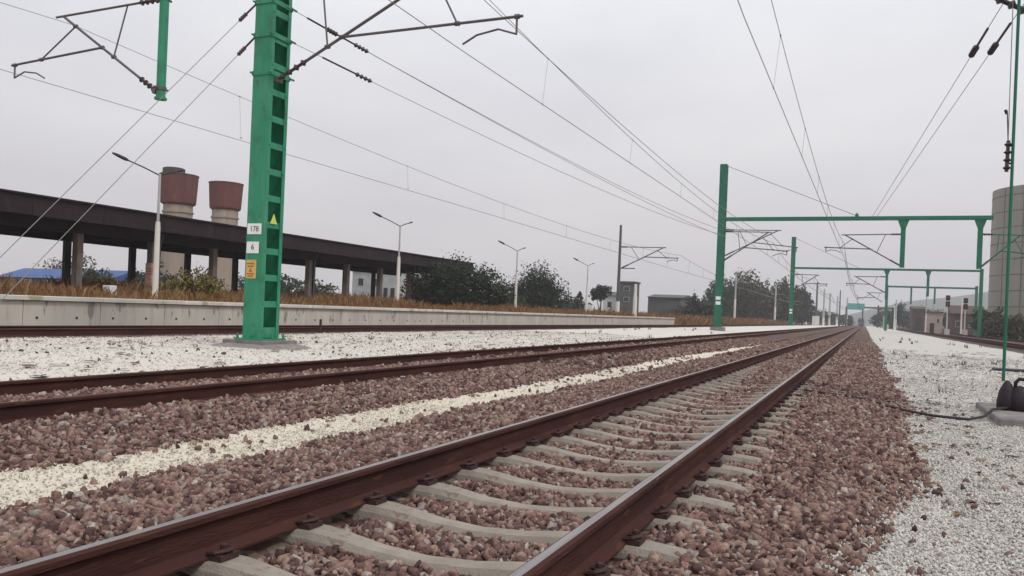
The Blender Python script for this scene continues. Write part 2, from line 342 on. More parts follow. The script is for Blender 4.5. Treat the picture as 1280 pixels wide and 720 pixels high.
o = stuff('ballast_stones', M['stone'], sets); tag(o, 'crushed purple brown ballast stones around the nearest track', 'ballast')
P, r = scatter(-4.4, 1.1, 26, 60, 120, .035, .06, main_keep); P2, r2 = scatter(-10.2, -4.6, 16, 50, 110, .035, .06, t2_keep)
o = stuff('ballast_stones', M['stone'], [(P, r, False), (P2, r2, False)]); tag(o, 'finer looking purple brown ballast further along both tracks', 'ballast')
sets = []
for y0, y1, d, a, b in ((2.5, 8, 1000, .014, .036), (8, 16, 600, .019, .040)):
    P, r = scatter(-10.4, -4.6, y0, y1, d, a, b, t2_keep); sets.append((P, r, True))
o = stuff('ballast_stones', M['stone'], sets); tag(o, 'brown ballast stones heaped beside the second track from the camera', 'ballast')
def white_keep(x, y):
    return rng.random(len(x)) < np.clip((x-right_edge(y)+.22)/.3, 0, 1)
sets = []
for x0, x1, y0, y1, d, a, b in ((-.3, 1.8, 2.5, 8, 3600, .005, .013), (.2, 3, 8, 14, 1300, .007, .015), (.3, 7.5, 14, 22, 260, .009, .02), (.3, 7.7, 22, 40, 60, .012, .026)):
    P, r = scatter(x0, x1, y0, y1, d, a, b, white_keep); sets.append((P, r, False))
o = stuff('white_gravel_stones', M['grey_white_stone'], sets); tag(o, 'white crushed limestone gravel right of the ballast', 'gravel')
P, r = scatter(-17.4, -8.9, 6, 40, 80, .008, .020); o = stuff('white_gravel_stones', M['white_stone'], [(P, r, False)])
tag(o, 'white gravel between the second track and the platform track', 'gravel')
def sand_keep(x, y):
    a, b = strip_edges(y); return (rng.random(len(x)) < np.clip((x-a+.15)/.2, 0, 1)) & (rng.random(len(x)) < np.clip((b+.15-x)/.2, 0, 1))
sets = []
for y0, y1, d, a, b in ((2.2, 9, 800, .004, .011), (9, 18, 120, .006, .014)):
    P, r = scatter(-5.4, -4.0, y0, y1, d, a, b, sand_keep); sets.append((P, r, False))
o = stuff('sandy_chippings', M['sand_stone'], sets); tag(o, 'pale sandy chippings in a ragged strip between two tracks', 'gravel')
# stray dark stones thrown onto the pale gravel
P, r = scatter(.4, 7.5, 3, 40, 5, .014, .034, lambda x, y: (x > right_edge(y)) & (vnoise(x, y, .7, 40) > .45)); P2, r2 = scatter(-5.2, -4.3, 2.2, 26, 12, .02, .038); P3, r3 = scatter(-17, -9.5, 8, 40, 2.5, .018, .036)
P4, r4 = scatter(.2, 1.3, 3, 14, 45, .018, .036, lambda x, y: (x > right_edge(y)-.05) & (rng.random(len(x)) < np.exp(-(x-right_edge(y))/.25)))
o = stuff('stray_stones', M['stone'], [(P, r, True), (P2, r2, True), (P3, r3, True), (P4, r4, True)]); tag(o, 'single brown stones strayed onto the pale gravel', 'stones')
# dry leaf scraps on the white gravel
lv, lf = [], []
def leaf_at(x, y, s):
    z = float(ground_z(x, y))+.012; a = random.uniform(0, 2*PI); o = len(lv); n = 7
    for i in range(n):
        t = a+2*PI*i/n; rr = s*random.uniform(.45, 1.1)*(1.7 if i % 3 == 0 else .8)
        lv.append((x+rr*math.cos(t), y+rr*math.sin(t), z+random.uniform(0, .02)))
    for i in range(1, n-1): lf.append((o, o+i, o+i+1))
for _ in range(1700):
    y = 3+45*random.random()**1.3; x = random.uniform(.5, 7)
    if vnoise(x, y, 1.1, 55) > .52 and x > float(right_edge(np.array([y]))[0])+.05: leaf_at(x, y, random.uniform(.018, .042)*(1+y/22))
for _ in range(480):
    y = random.uniform(7, 40); x = random.uniform(-17, -9.2)
    if vnoise(x, y, .6, 56) > .5: leaf_at(x, y, random.uniform(.03, .11))
o = np_mesh('leaf_litter', np.array(lv), np.array(lf), M['leaf_bit']); tag(o, 'dark dry leaf scraps scattered on the white gravel', 'leaf litter', kind='stuff')

wv, wf = [], []
for _ in range(55):
    y = 9+75*random.random()**1.2; x = random.uniform(.9, 7.3)
    if random.random() < .35: x = random.uniform(-12, -9.3) if random.random() < .5 else random.uniform(-17, -13)
    zz = float(ground_z(x, y))
    for k in range(random.randint(6, 14)):
        a = random.uniform(0, 2*PI); hh = random.uniform(.03, .13)*(1+y/70); ww = .006+.00022*y; px, py = x+random.gauss(0, .05), y+random.gauss(0, .05); o = len(wv)
        lx, ly = random.gauss(0, .05), random.gauss(0, .05)
        wv += [(px-ww*math.cos(a), py-ww*math.sin(a), zz-.01), (px+ww*math.cos(a), py+ww*math.sin(a), zz-.01), (px+lx+ww*.4*math.cos(a), py+ly, zz+hh), (px+lx-ww*.4*math.cos(a), py+ly, zz+hh*.96)]; wf.append((o, o+1, o+2, o+3))
o = np_mesh('weeds', np.array(wv), np.array(wf), M['weed']); tag(o, 'small dark weed tufts sprouting through the white gravel', 'weeds', kind='stuff')

# ------------------------------------------------------------------ rails and sleepers
RP = [(-.070, -.186), (.070, -.186), (.070, -.176), (.030, -.160), (.010, -.148), (.010, -.048), (.028, -.040), (.036, -.032), (.036, -.010), (.019, 0), (-.021, 0), (-.036, -.010), (-.036, -.032), (-.028, -.040), (-.010, -.048), (-.010, -.148), (-.030, -.160), (-.070, -.176)]
def rail(xc, z0, label, shiny, y1=700):
    m = MB(); n = len(RP); ys = [-3, 8, 25, 60, 150, y1]
    vs = [(xc+x, y, z0+z) for y in ys for x, z in RP]; fs = []; mi = []
    for k in range(len(ys)-1):
        for i in range(n):
            fs.append((k*n+i, k*n+(i+1) % n, (k+1)*n+(i+1) % n, (k+1)*n+i)); mi.append(1 if i == 9 else 0)
    m.v = vs; m.f = fs+[tuple(range(n)), tuple((len(ys)-1)*n+i for i in range(n-1, -1, -1))]; m.mi = mi+[0, 0]
    o = m.build('rail', [M['rail_side'], M['rail_top'] if shiny else M['rust_top']], loc=(xc, 0, z0)); tag(o, label, 'rail', 'running rails')
    return o
rail(-1.10, 0, 'nearest rail, rusty brown web with a shiny worn head, right of the sleepers', True)
rail(-2.605, 0, 'shiny-topped rusty rail along the left ends of the curved sleepers', True)
rail(-6.50, 0, 'dark rusty rail bordering the heaped brown ballast left of the sandy strip', False)
rail(-8.005, 0, 'dark rusty rail edging the white gravel behind another close rail', False)
rail(-17.95, .03, 'thin dark rail between the white gravel and the platform wall', False)
rail(-19.455, .03, 'half hidden rail right against the foot of the platform wall', False)
rail(9.05, -.05, 'dark rail at the far edge of the white gravel on the right', False)
rail(10.555, -.05, 'dark rail just beyond the first one past the right gravel', False)
rail(14.45, -.05, 'farthest right track rail nearer the white gravel', False)
rail(15.955, -.05, 'outermost rail on the right below the hedge and silo', False)

# concrete sleeper with a dipped middle
sx = np.array([-1.30, -1.27, -1.05, -.93, -.58, -.45, -.25, 0, .25, .45, .58, .93, 1.05, 1.27, 1.30])
sz = np.array([-.250, -.225, -.196, -.1865, -.1865, -.200, -.226, -.240, -.226, -.200, -.1865, -.1865, -.196, -.225, -.250])
sw = np.array([.10, .118, .118, .115, .11, .102, .092, .088, .092, .102, .11, .115, .118, .118, .10])
def sleeper_mesh():
    m = MB(); vs = []
    for x, z, w in zip(sx, sz, sw): vs += [(x, -w-.02, -.42), (x, -w+.015, z-.03), (x, -w+.035, z), (x, w-.035, z), (x, w-.015, z-.03), (x, w+.02, -.42)]
    fs = [(i*6+j, i*6+j+1, (i+1)*6+j+1, (i+1)*6+j) for i in range(len(sx)-1) for j in range(5)]
    fs += [tuple(range(6)), tuple((len(sx)-1)*6+5-j for j in range(6))]
    return m.add(vs, fs)
def clip_mesh(s, x0):      # rail clip seen as a dark lump with a screw and a bent spring arm
    m = MB(); a, b = sorted((x0+s*.071, x0+s*.135))
    m.box(a, b, -.055, .055, -.186, -.160)
    c = x0+s*.098
    m.lathe((c, 0, -.160), [(.024, 0), (.024, .014), (.015, .017), (.015, .036), (.009, .040)], 8)
    m.tube([(x0+s*.05, -.045, -.162), (c, -.052, -.150), (x0+s*.125, -.02, -.146), (x0+s*.125, .02, -.146), (c, .052, -.150), (x0+s*.05, .045, -.162)], .010, 6)
    return m
SLAB = 'grey concrete sleeper with a dipped middle under the two nearest rails'
proto = sleeper_mesh().build('sleeper', M['sleeper'], loc=(0, 0, 0), smooth=False)
tag(proto, SLAB, 'sleeper', 'sleepers under the nearest track'); proto.location = (T1, SL_Y[0], 0)
for x0 in (-.752, .752):
    for s in (-1, 1): clip_mesh(s, x0).build('rail_clip', M['clip'], proto)
for i, y in enumerate(SL_Y[1:]):
    if y < 40: copy_tree(proto, (T1, y, 0))
    else:
        c = proto.copy(); col.objects.link(c); c.location = (T1, y, 0)

# ------------------------------------------------------------------ platform
PX, PT, PE = -20.6, .78, 96.0
pf = thing('platform', 'long low concrete station platform with overhanging coping behind the farthest left track', 'platform', (PX, 40, 0))
y = -2.0; 
while y < PE-.1:
    y1 = min(y+2.4, PE); MB().box(PX-.22, PX, y+.008, y1-.008, -.3, PT-.13).build('wall_panel', M['concrete'], pf, bevel=.008)
    y = y1
y = -2.0
while y < PE-.1:
    y1 = min(y+4.8, PE); MB().box(PX-.95, PX+.10, y+.006, y1-.006, PT-.12, PT).build('coping_slab', M['coping'], pf, bevel=.012); y = y1
for k in range(36):
    yy = 9.1+1.22*k
    if yy > 44: break
    MB().tube([(PX-.05, yy, .19), (PX+.012, yy, .19)], .036, 10).build('drain_shade_disc', M['dark_hole'], pf)  # solid disc, its dark colour stands in for shade inside a hole
MB().box(-46, PX-.955, PE-.25, PE, -.4, PT-.02).build('end_wall', M['concrete'], pf)
MB().box(-46, PX-.953, -2, PE-.253, -.45, PT-.012).build('platform_fill', M['soil'], pf)

# ------------------------------------------------------------------ dry grass on and beyond the platform
def grass(name, label, regions):
    V, F = [], []
    o = 0
    for x0, x1, y0, y1, n, h0, h1, w, zf, thr in regions:
        x = rng.uniform(x0, x1, n); y = rng.uniform(y0, y1, n)
        d = vnoise(x, y, .25, 61)*.6+vnoise(x, y, .8, 62)*.4; k = d > thr
        x, y, d = x[k], y[k], d[k]; n = len(x)
        h = (h0+(h1-h0)*rng.random(n))*(.35+1.1*np.clip((d-thr)/(1-thr)*1.6, 0, 1)); a = rng.uniform(0, 2*PI, n); lean = rng.normal(0, .28, (n, 2))*h[:, None]
        z = np.full(n, zf); ww = w*(.6+.8*rng.random(n))
        A = np.stack([x-ww*np.cos(a), y-ww*np.sin(a), z], 1); B = np.stack([x+ww*np.cos(a), y+ww*np.sin(a), z], 1)
        C = np.stack([x+lean[:, 0]*.4+ww*.8*np.cos(a), y+lean[:, 1]*.4+ww*.8*np.sin(a), z+h*.62], 1); D = np.stack([x+lean[:, 0], y+lean[:, 1], z+h], 1)
        V.append(np.stack([A, B, C, D], 1).reshape(-1, 3)); F.append(np.arange(n*4).reshape(n, 4)+o); o += n*4
    ob = np_mesh(name, np.concatenate(V), np.concatenate(F), M['grass']); return tag(ob, label, 'dry grass', kind='stuff')
grass('dry_grass', 'orange brown dry grass and weeds overgrowing the platform', [
    (-34, -23.2, 12, 95, 52000, .10, .52, .014, PT-.02, .40), (-46, -34, 14, 95, 46000, .15, .80, .022, PT-.02, .36), (-23.2, -21.6, 10, 95, 5000, .04, .16, .016, PT-.02, .52)])
grass('dry_grass', 'rusty brown dry grass field beyond the platform end', [
    (-40, -20.8, 96, 260, 34000, .3, 1.3, .05, -.25, .25), (-150, -46, 50, 180, 34000, .6, 2.2, .10, -.5, .25), (-60, -40, 96, 200, 12000, .6, 1.6, .08, -.5, .25)])

# ------------------------------------------------------------------ station canopy
CY0, CY1 = 14.0, 71.0
cn = thing('station_canopy', 'long derelict dark brown flat platform canopy on two rows of pillars', 'canopy', (-38, 42, PT))
CB = -44.4
yy = CY0
while yy < CY1-.1:
    MB().box(-35.3, -35.0, yy+.012, min(yy+3.8, CY1)-.012, 4.34+random.uniform(0, .02), 5.215).build('fascia_panel', M['canopy'], cn, bevel=.01); yy += 3.8
m = MB().box(CB, CB+.3, CY0, CY1, 4.34, 5.22); m.box(CB+.3, -35.3, CY0, CY0+.3, 4.34, 5.22); m.box(CB+.3, -35.3, CY1-.3, CY1, 4.34, 5.22)
m.build('fascia', M['canopy'], cn)
MB().box(CB-.12, -34.88, CY0-.12, CY1+.12, 5.222, 5.32).build('roof_slab', M['canopy'], cn, bevel=.02)
MB().box(CB+.302, -35.302, CY0+.302, CY1-.302, 4.42, 4.5).build('soffit', M['canopy_under'], cn)
for xb in (-36.15, CB+1.6):
    MB().box(xb-.3, xb, CY0+.35, CY1-.35, 3.86, 4.417).build('long_beam', M['canopy_under'], cn)
for k in range(14):
    yy = 15.0+4.63*k
    if CY0+.4 < yy < CY1-.6: MB().box(-36.55, -36.17, yy-.17, yy+.17, PT, 3.857).build('front_pillar', M['col_front'], cn, bevel=.02)
    if k % 3 == 1: MB().tube([(-36.1, yy+.3, PT), (-36.1, yy+.3, 3.6), (-35.9, yy+.3, 4.3)], .06, 8).build('drainpipe', M['bgrey'], cn)
    if CY0+.8 < yy < CY1-.8: MB().box(CB+1.602, -36.452, yy-.13, yy+.13, 3.95, 4.416).build('cross_beam', M['canopy_under'], cn)
    yy = 14.9+4.63*k
    if CY0+.4 < yy < CY1-.6: MB().box(CB+1.32, CB+1.58, yy-.2, yy+.2, PT, 3.857).build('back_pillar', M['col_back'], cn, bevel=.02)
o = MB().box(-36.58, -36.14, 33.52-.2, 33.52+.2, PT, 2.7).build('brick_casing', M['brick_patch'], cn)

# ------------------------------------------------------------------ platform lamps
def lamp(loc, label):
    t = thing('platform_lamp', label, 'lamp post', loc, 'white lamp posts along the platform'); x, y, z = loc
    MB().lathe((x, y, z), [(.19, 0), (.19, .06), (.125, .08), (.105, 3.0), (.085, 3.25)], 14).build('pole', M['white_paint'], t, smooth=False)
    MB().lathe((x, y, z+3.25), [(.06, 0), (.05, 1.98), (.02, 2.02)], 12).build('upper_pole', M['lamp_grey'], t)
    for s, d, hh in ((-1, (.85, -.95), .52), (1, (.30, .7), .30)):
        p = np.array((x, y, z+5.2)); q = p+np.array((-d[0] if s < 0 else d[0], d[1], hh))
        MB().tube([p, p+(q-p)*.5+np.array((0, 0, .02)), q], .028, 8).build('lamp_arm', M['dark_metal'], t)
        u = (q-p)/np.linalg.norm(q-p); L = .6 if s < 0 else .2
        MB().tube([q-u*.08, q+u*.05, q+u*L*.6, q+u*L], ([.03, .075, .07, .04] if s < 0 else [.03, .05, .05, .03]), 10).build('lamp_head', M['dark_metal'], t)
    return t
lamp((-27.5, 25.6, PT), 'nearest white platform lamp post in front of the first water tower')
lamp((-27.5, 45.0, PT), 'white platform lamp post before the far end of the brown canopy')
lamp((-27.5, 64.2, PT), 'white platform lamp post beside the round dark bush')
lamp((-27.5, 83.6, PT), 'farthest and palest platform lamp post with a white box at its foot')
lb = MB().box(-28.0, -27.2, 84.5, 85.1, PT, PT+1.0).build('cabinet', M['bwhite'], loc=(-27.6, 84.8, PT), bevel=.02); tag(lb, 'small white cabinet standing at the foot of the farthest lamp post', 'cabinet')

# ------------------------------------------------------------------ water towers
def wtower(x, y, R, zt, zb, zs, label, cap):
    t = thing('water_tower', label, 'water tower', (x, y, -.5), 'maroon water towers')
    MB().lathe((x, y, -.5), [(R*.80, 0), (R*.78, zb+.5)], 36).build('shaft', M['shaft'], t, smooth=False)
    m = MB().lathe((x, y, zb), [(R*.80, 0), (R*.93, .25), (R*.95, .5), (R*1.03, zt-zb-.2), (R*1.06, zt-zb-.15), (R*1.06, zt-zb), (R*.9, zt-zb)], 14)
    m.build('tank', M['tank'], t)
    MB().lathe((x, y, zb-1.2), [(R*.84, 0), (R*.84, .25)], 36).build('ring', M['shaft'], t)
    if cap: MB().lathe((x-R*.42, y, zt+.004), [(R*.60, 0), (R*.60, 1.0), (R*.5, 1.12)], 20).build('cap', M['cap'], t)
wtower(-98.0, 95, 2.75, 19.6, 14.9, 0, 'taller maroon tank water tower with a dark cap on its left side', True)
wtower(-88.6, 95, 2.4, 18.1, 14.0, 0, 'shorter flat-topped maroon water tower nearer the green mast', False)

# ------------------------------------------------------------------ green ladder masts
def prof_box(m, x0, x1, y0, y1, z0, z1): m.box(x0, x1, y0, y1, z0, z1)
def ladder_mast(x, y, z0, z1, w, parent, pitch=.57, wy=None, near=False):
    """two channels (webs on the +-Y faces, flanges on the +-X faces) joined by batten plates; near mast gets an added light-blocking back plate"""
    h = w/2; hy = (wy or w)/2; t = .014; fl = .10
    for s in (-1, 1):
        m = MB(); ya, yb = sorted((y+s*hy, y+s*(hy-t)))
        m.box(x-h, x+h, ya, yb, z0, z1)
        for q in (-1, 1):
            xa, xb = sorted((x+q*h, x+q*(h-t))); y2, y3 = sorted((y+s*(hy-t), y+s*(hy-fl))); m.box(xa, xb, y2, y3, z0, z1)
        m.build('channel', M['green'] if near else M['green_far'], parent)
    n = int((z1-z0-.1)/pitch)
    B = MB()
    for k in range(n+1):
        zz = z0+.17+k*pitch
        for q in (-1, 1):
            xa, xb = sorted((x+q*(h-t-.001), x+q*(h-t-.011)))
            if near and q > 0 and zz < 8.5:
                b_ = MB().box(xa, xb, y-hy+fl*.55, y+hy-fl*.55, zz-(.16 if k == 0 else .068), zz+.068).build('batten', M['green'], parent, bevel=.004)
                for yy in (y-hy+.06, y+hy-.06):
                    m = MB()
                    m.tube([(x+h+.001, yy, zz-.0), (x+h+.016, yy, zz-.0)], .017, 6); m.build('bolt_head', M['green'], b_)
            elif near and q < 0: pass
            else: B.box(xa, xb, y-hy+fl*.55, y+hy-fl*.55, zz-.068, zz+.068)
    if near: B.box(x-h+t+.001, x-h+t+.009, y-hy+t+.001, y+hy-t-.001, z0, z1)  # full back plate added to block light so the openings look dark
    B.build('battens_or_shade_plate', M['green'] if near else M['green_far'], parent)
def text_mesh(s, size, parent, name, m, origin, ux, uz, thick=.002):
    cu = bpy.data.curves.new(name, 'FONT'); cu.body = s; cu.size = size; cu.align_x = 'CENTER'; cu.align_y = 'CENTER'; cu.extrude = thick
    tmp = bpy.data.objects.new('t', cu); sc.collection.objects.link(tmp); dg = bpy.context.evaluated_depsgraph_get()
    me = bpy.data.meshes.new_from_object(tmp.evaluated_get(dg)); bpy.data.objects.remove(tmp)
    ux = np.array(ux, float); uz = np.array(uz, float); un = np.cross(ux, uz); base = np.array(BASE[parent.name])
    for v in me.vertices: v.co = np.array(origin)+ux*v.co[0]+uz*v.co[1]+un*v.co[2]-base
    me.materials.clear(); me.materials.append(m); me.name = name
    o = bpy.data.objects.new(name, me); col.objects.link(o); o.parent = parent; return o
MX, MY, MW = -12.06, 14.15, .47
HY = .305
mast = thing('catenary_mast', 'big bright green ladder mast with white number plates standing on the near white gravel', 'mast', (MX, MY, .06))
ladder_mast(MX, MY, .10, 13.5, MW, mast, wy=2*HY, near=True)
m = MB().box(MX-.55, MX+.55, MY-.55, MY+.55, -.3, .06); m.lathe((MX, MY, -.2), [(1.15, 0), (1.0, .13), (.7, .19)], 18)
m.build('foundation', M['foundation'], mast)
m = MB().box(MX-.34, MX+.34, MY-.43, MY+.43, .062, .098)
m.build('base_plate', M['green'], mast)
for i, (ax, ay) in enumerate(((-.29, -.39), (0, -.39), (.29, -.39), (.30, 0), (.30, .39))):
    MB().lathe((MX+ax, MY+ay, .099), [(.03, 0), (.03, .05), (.017, .052), (.017, .10)], 8).build('anchor_bolt', M['green'], mast)
h = MW/2
for zz in (7.33, 6.62, 5.80):
    m = MB(); o_ = h+.004; p_ = HY+.004
    m.box(MX-o_-.014, MX+o_+.014, MY-p_-.014, MY-p_, zz-.05, zz+.05); m.box(MX-o_-.014, MX+o_+.014, MY+p_, MY+p_+.014, zz-.05, zz+.05)
    m.box(MX-o_-.014, MX-o_, MY-p_, MY+p_, zz-.05, zz+.05); m.box(MX+o_, MX+o_+.014, MY-p_, MY+p_, zz-.05, zz+.05)
    for q in (-1, 1):
        m.tube([(MX+q*(o_+.0), MY-p_-.08, zz), (MX+q*(o_+.0), MY-p_+.02, zz)], .022, 8); m.tube([(MX+q*(o_+.04), MY+p_-.02, zz), (MX+q*(o_+.04), MY+p_+.10, zz)], .025, 8)
    m.build('clamp_band', M['green'], mast)
fy = MY-HY-.004
def plate(x0, x1, z0, z1, m, name='number_plate'):
    return MB().box(x0, x1, fy-.006, fy, z0, z1).build(name, m, mast, bevel=.003)
p1 = plate(MX-.21, MX+.17, 2.33, 2.56, M['plate']); text_mesh('178', .16, p1, 'lettering', M['ink'], (MX-.02, fy-.0085, 2.44), (1, 0, 0), (0, 0, 1))
p2 = plate(MX-.21, MX+.12, 1.92, 2.17, M['plate']); text_mesh('6', .17, p2, 'lettering', M['ink'], (MX-.045, fy-.0085, 2.05), (1, 0, 0), (0, 0, 1))
p3 = plate(MX-.20, MX+.07, 1.38, 1.78, M['yellow'], 'warning_plate'); m = MB()
for zz, w in ((1.70, .10), (1.64, .08), (1.48, .10), (1.43, .07)): m.box(MX-.08-w, MX-.08+w, fy-.0095, fy-.0065, zz-.015, zz+.015)
m.add([(MX-.13, fy-.009, 1.52), (MX-.03, fy-.009, 1.52), (MX-.08, fy-.009, 1.61), (MX-.13, fy-.0065, 1.52), (MX-.03, fy-.0065, 1.52), (MX-.08, fy-.0065, 1.61)], [(0, 1, 2), (3, 5, 4), (0, 3, 4, 1), (1, 4, 5, 2), (2, 5, 3, 0)])
m.build('lettering', M['orange_ink'], p3)
fx = MX+h+.004
MB().add([(fx, MY-.13, 2.58), (fx, MY+.09, 2.58), (fx, MY-.02, 2.80), (fx+.008, MY-.13, 2.58), (fx+.008, MY+.09, 2.58), (fx+.008, MY-.02, 2.80)], [(0, 2, 1), (3, 4, 5), (0, 1, 4, 3), (1, 2, 5, 4), (2, 0, 3, 5)]).build('warning_triangle', M['yellowgreen'], mast)
# beam reaching over the platform track (carries the hanging post)
MB().box(-20.9, MX-h-.003, MY-.18, MY+.18, 9.0, 9.36).build('beam', M['green'], mast)

def cantilever(parent, x0, y, s, zl, zu, reach, reg0, reg1, zreg, zc, ins=True, mt='arm_metal', k=1.0, name='cantilever', steady_out=True):
    """x0: where it leaves the post, s: side it points to; strut from low bracket, top tube, registration tube and steady arm"""
    X = lambda d: x0+s*d
    m = MB(); r = .028*k
    top = (X(reach), y, zu)
    lo = np.array((X(0), y, zl)); hi = np.array(top)
    m.tube([lo+(hi-lo)*.16, hi], r*1.15, 8)
    m.tube([(X(.62), y, zu+.05), (X(reach+.25), y, zu)], r, 8)
    f = lambda d: lo+(hi-lo)*d
    tr = (reg0)/reach; a = f(tr)
    m.tube([a, (X(reg1), y, zreg)], r*1.05, 8)
    tip = np.array((X(reg1-.12), y, zreg))
    m.tube([tip, tip+np.array((0, 0, -.34))], r*.8, 6)
    e = tip+np.array((0, 0, -.33))
    if steady_out: m.tube([e, (X(reg1-.5), y, zreg-.20), (X(reg1-.95), y, zreg-.27), (X(reg1-1.25), y, zreg-.42)], r*.7, 6)
    else: m.tube([e, (X(reg1-.5), y, zreg-.20), (X(reg1-.95), y, zreg-.27), (X(reg1-1.6), y, zreg-.40)], r*.7, 6)
    b = f(.86); mid = a+(np.array((X(reg1), y, zreg))-a)*.66
    m.tube([b, mid], r*.7, 6)
    c = f(tr*.78); m.tube([c, (X(1.05), y, zu+.045)], r*.7, 6)
    for p in (a, b, mid, c, tip): m.tube([np.array(p)-np.array((.05, 0, 0)), np.array(p)+np.array((.05, 0, 0))], r*1.7, 6)
    o = m.build(name, M[mt], parent)
    if ins:
        MB().insul(f(.01), f(.17), .075*k, .035*k, 4).build('insulator', M['insul'], o)
        MB().insul((X(.03), y, zu+.055), (X(.66), y, zu+.05), .075*k, .035*k, 4).build('insulator', M['insul'], o)
        for za in (zl-.06, zu): MB().box(*sorted((X(-.05), X(.05))), y-.10, y+.10, za, za+.115).build('bracket', M[mt], o)
    return o
cantilever(mast, MX+h+.03, 14.05, 1, 5.68, 7.75, 4.37, 1.62, 5.69, 6.46, 6.0)

# hanging post over the platform track
dp = thing('hanging_post', 'short green post hanging down at the top left with a bracket pointing left', 'hanging post', (-15.28, MY, 9.0))
MB().lathe((-15.28, MY, 5.55), [(.105, 0), (.105, 3.448)], 14).build('tube_post', M['green'], dp)
MB().lathe((-15.28, MY, 5.50), [(.14, 0), (.14, .048)], 14).build('end_cap', M['green'], dp)
for zz in (5.72, 7.82):
    m = MB().lathe((-15.28, MY, zz), [(.125, 0), (.125, .08)], 14); m.tube([(-15.28, MY-.2, zz+.04), (-15.28, MY+.2, zz+.04)], .03, 8); m.build('clamp', M['arm_metal'], dp)
cantilever(dp, -15.41, MY, -1, 5.70, 7.80, 3.25, 1.85, 5.1, 6.72, 6.0)

# ------------------------------------------------------------------ right near mast with tension weight
BX, BY = 2.54, 13.75
mb_ = thing('catenary_mast', 'dark green mast cut off by the right edge of the picture', 'mast', (BX, BY, -.1))
ladder_mast(BX, BY, -.10, 13.2, .52, mb_)
MB().box(1.60, 3.3, 12.0, 14.3, -.45, -.17).build('foundation', M['foundation'], mb_, bevel=.03)
MB().box(BX-.3, BX+.3, BY-.3, BY+.3, -.168, -.102).build('base_plate', M['green_far'], mb_)
cantilever(mb_, BX-.29, 14.0, -1, 5.52, 7.85, 3.9, 2.3, 4.95, 6.7, 6.0)
MB().box(BX-.75, BX-.27, 13.62, 13.72, 5.92, 5.99).build('bracket', M['dark_metal'], mb_)
rod = thing('guide_rod', 'thin green upright rod above the dark weight at right', 'rod', (1.85, 13.35, .3))
MB().tube([(1.825, 13.35, .22), (1.825, 13.35, 8.4)], .021, 10).build('tube', M['green_far'], rod)
MB().insul((1.755, 13.34, 3.18), (1.765, 13.34, 3.62), .055, .025, 4).build('insulator', M['insul'], rod)
m = MB(); m.tube([(1.760, 13.34, 3.62), (1.735, 13.34, 4.05)], .008, 6); m.tube([(1.730, 13.34, 4.0), (1.710, 13.34, 4.06)], .02, 6); m.tube([(1.765, 13.34, 3.3), (1.825, 13.35, 3.3)], .015, 6); m.tube([(1.765, 13.34, 3.55), (1.825, 13.35, 3.55)], .015, 6)
m.build('fitting', M['dark_metal'], rod)
MB().tube([(1.760, 13.34, 3.7), (1.740, 13.36, 8.2)], .006, 6).build('tension_wire', M['wire'], rod)
MB().box(1.74, 2.3, 13.40, 13.46, 7.9, 7.97).build('bracket', M['green_far'], rod)
wt = thing('tension_weight', 'purplish black iron weight with a loop handle resting on a concrete block', 'weight', (1.95, 13.2, -.17))
m = MB(); wx, wy = 1.93, 13.2
m.lathe((wx-.075, wy, -.168), [(.10, 0), (.125, .03), (.125, .12), (.10, .26), (.055, .36), (.03, .40), (.012, .41)], 14)
m.lathe((wx+.075, wy-.02, -.168), [(.11, 0), (.14, .03), (.145, .13), (.13, .22), (.10, .29), (.06, .33), (.02, .345)], 14)
m.build('weight_body', M['purple_iron'], wt, smooth=True)
pts = [(wx+.02, wy-.02, .12), (wx+.02, wy-.02, .22), (wx+.06, wy-.02, .27), (wx+.15, wy-.02, .265), (wx+.21, wy-.02, .21), (wx+.22, wy-.02, .13), (wx+.19, wy-.02, .05)]
MB().tube(pts, .026, 8).build('loop_handle', M['purple_iron'], wt, smooth=True)
cb = MB().tube([(1.85, 13.1, -.13), (1.64, 12.8, -.14), (1.5, 12.5, -.22), (1.3, 12.2, -.245), (.9, 12.2, -.235), (.6, 12.6, -.235), (.35, 13.1, -.23), (.1, 13.5, -.20), (-.2, 13.6, -.17), (-.5, 13.75, -.165), (-.85, 14.0, -.16)], .018, 8).build('cable', M['rubber'], smooth=True, loc=(.6, 12.7, -.23)); tag(cb, 'black cable snaking from the dark weight over white gravel to the ballast', 'cable')
cv = MB().box(3.55, 4.6, 27.6, 28.3, -.28, -.19).build('cover_slab', M['dark_metal'], loc=(4, 28, -.27), bevel=.02); tag(cv, 'flat dark slab lying on the white gravel behind the dark weight', 'cover')

# ------------------------------------------------------------------ portals further along
def drop_post(parent, x, y, zt, zb, haunch=True):
    m = MB().box(x-.17, x+.17, y-.12, y+.12, zb, zt-.003)
    o = m.build('drop_post', M['green_far'], parent)
    if haunch:
        q = MB(); q.prism_y([(x-.40, zt-.004), (x+.40, zt-.004), (x+.18, zt-.62), (x-.18, zt-.62)], y-.16, y+.16); q.build('haunch', M['green_far'], o)
    return o
def far_plates(parent, x, y, w, z):
    for za, zb in ((z, z+.28), (z-.42, z-.14)):
        MB().box(x-.2, x+.2, y-w/2-.012, y-w/2-.003, za, zb).build('number_plate', M['plate'], parent)
P2Y = 70.0
p2 = thing('catenary_portal', 'nearest green portal frame with its beam stretching over the tracks', 'portal frame', (-11.36, P2Y, 0))
ladder_mast(-11.36, P2Y, .22, 13.9, .60, p2)
MB().box(-11.9, -10.8, P2Y-.55, P2Y+.55, -.3, .215).build('foundation', M['foundation'], p2)
MB().box(-11.05, 8.5, P2Y-.2, P2Y+.2, 9.14, 9.44).build('beam', M['green_far'], p2, bevel=.02)
far_plates(p2, -11.36, P2Y, .6, 2.5)
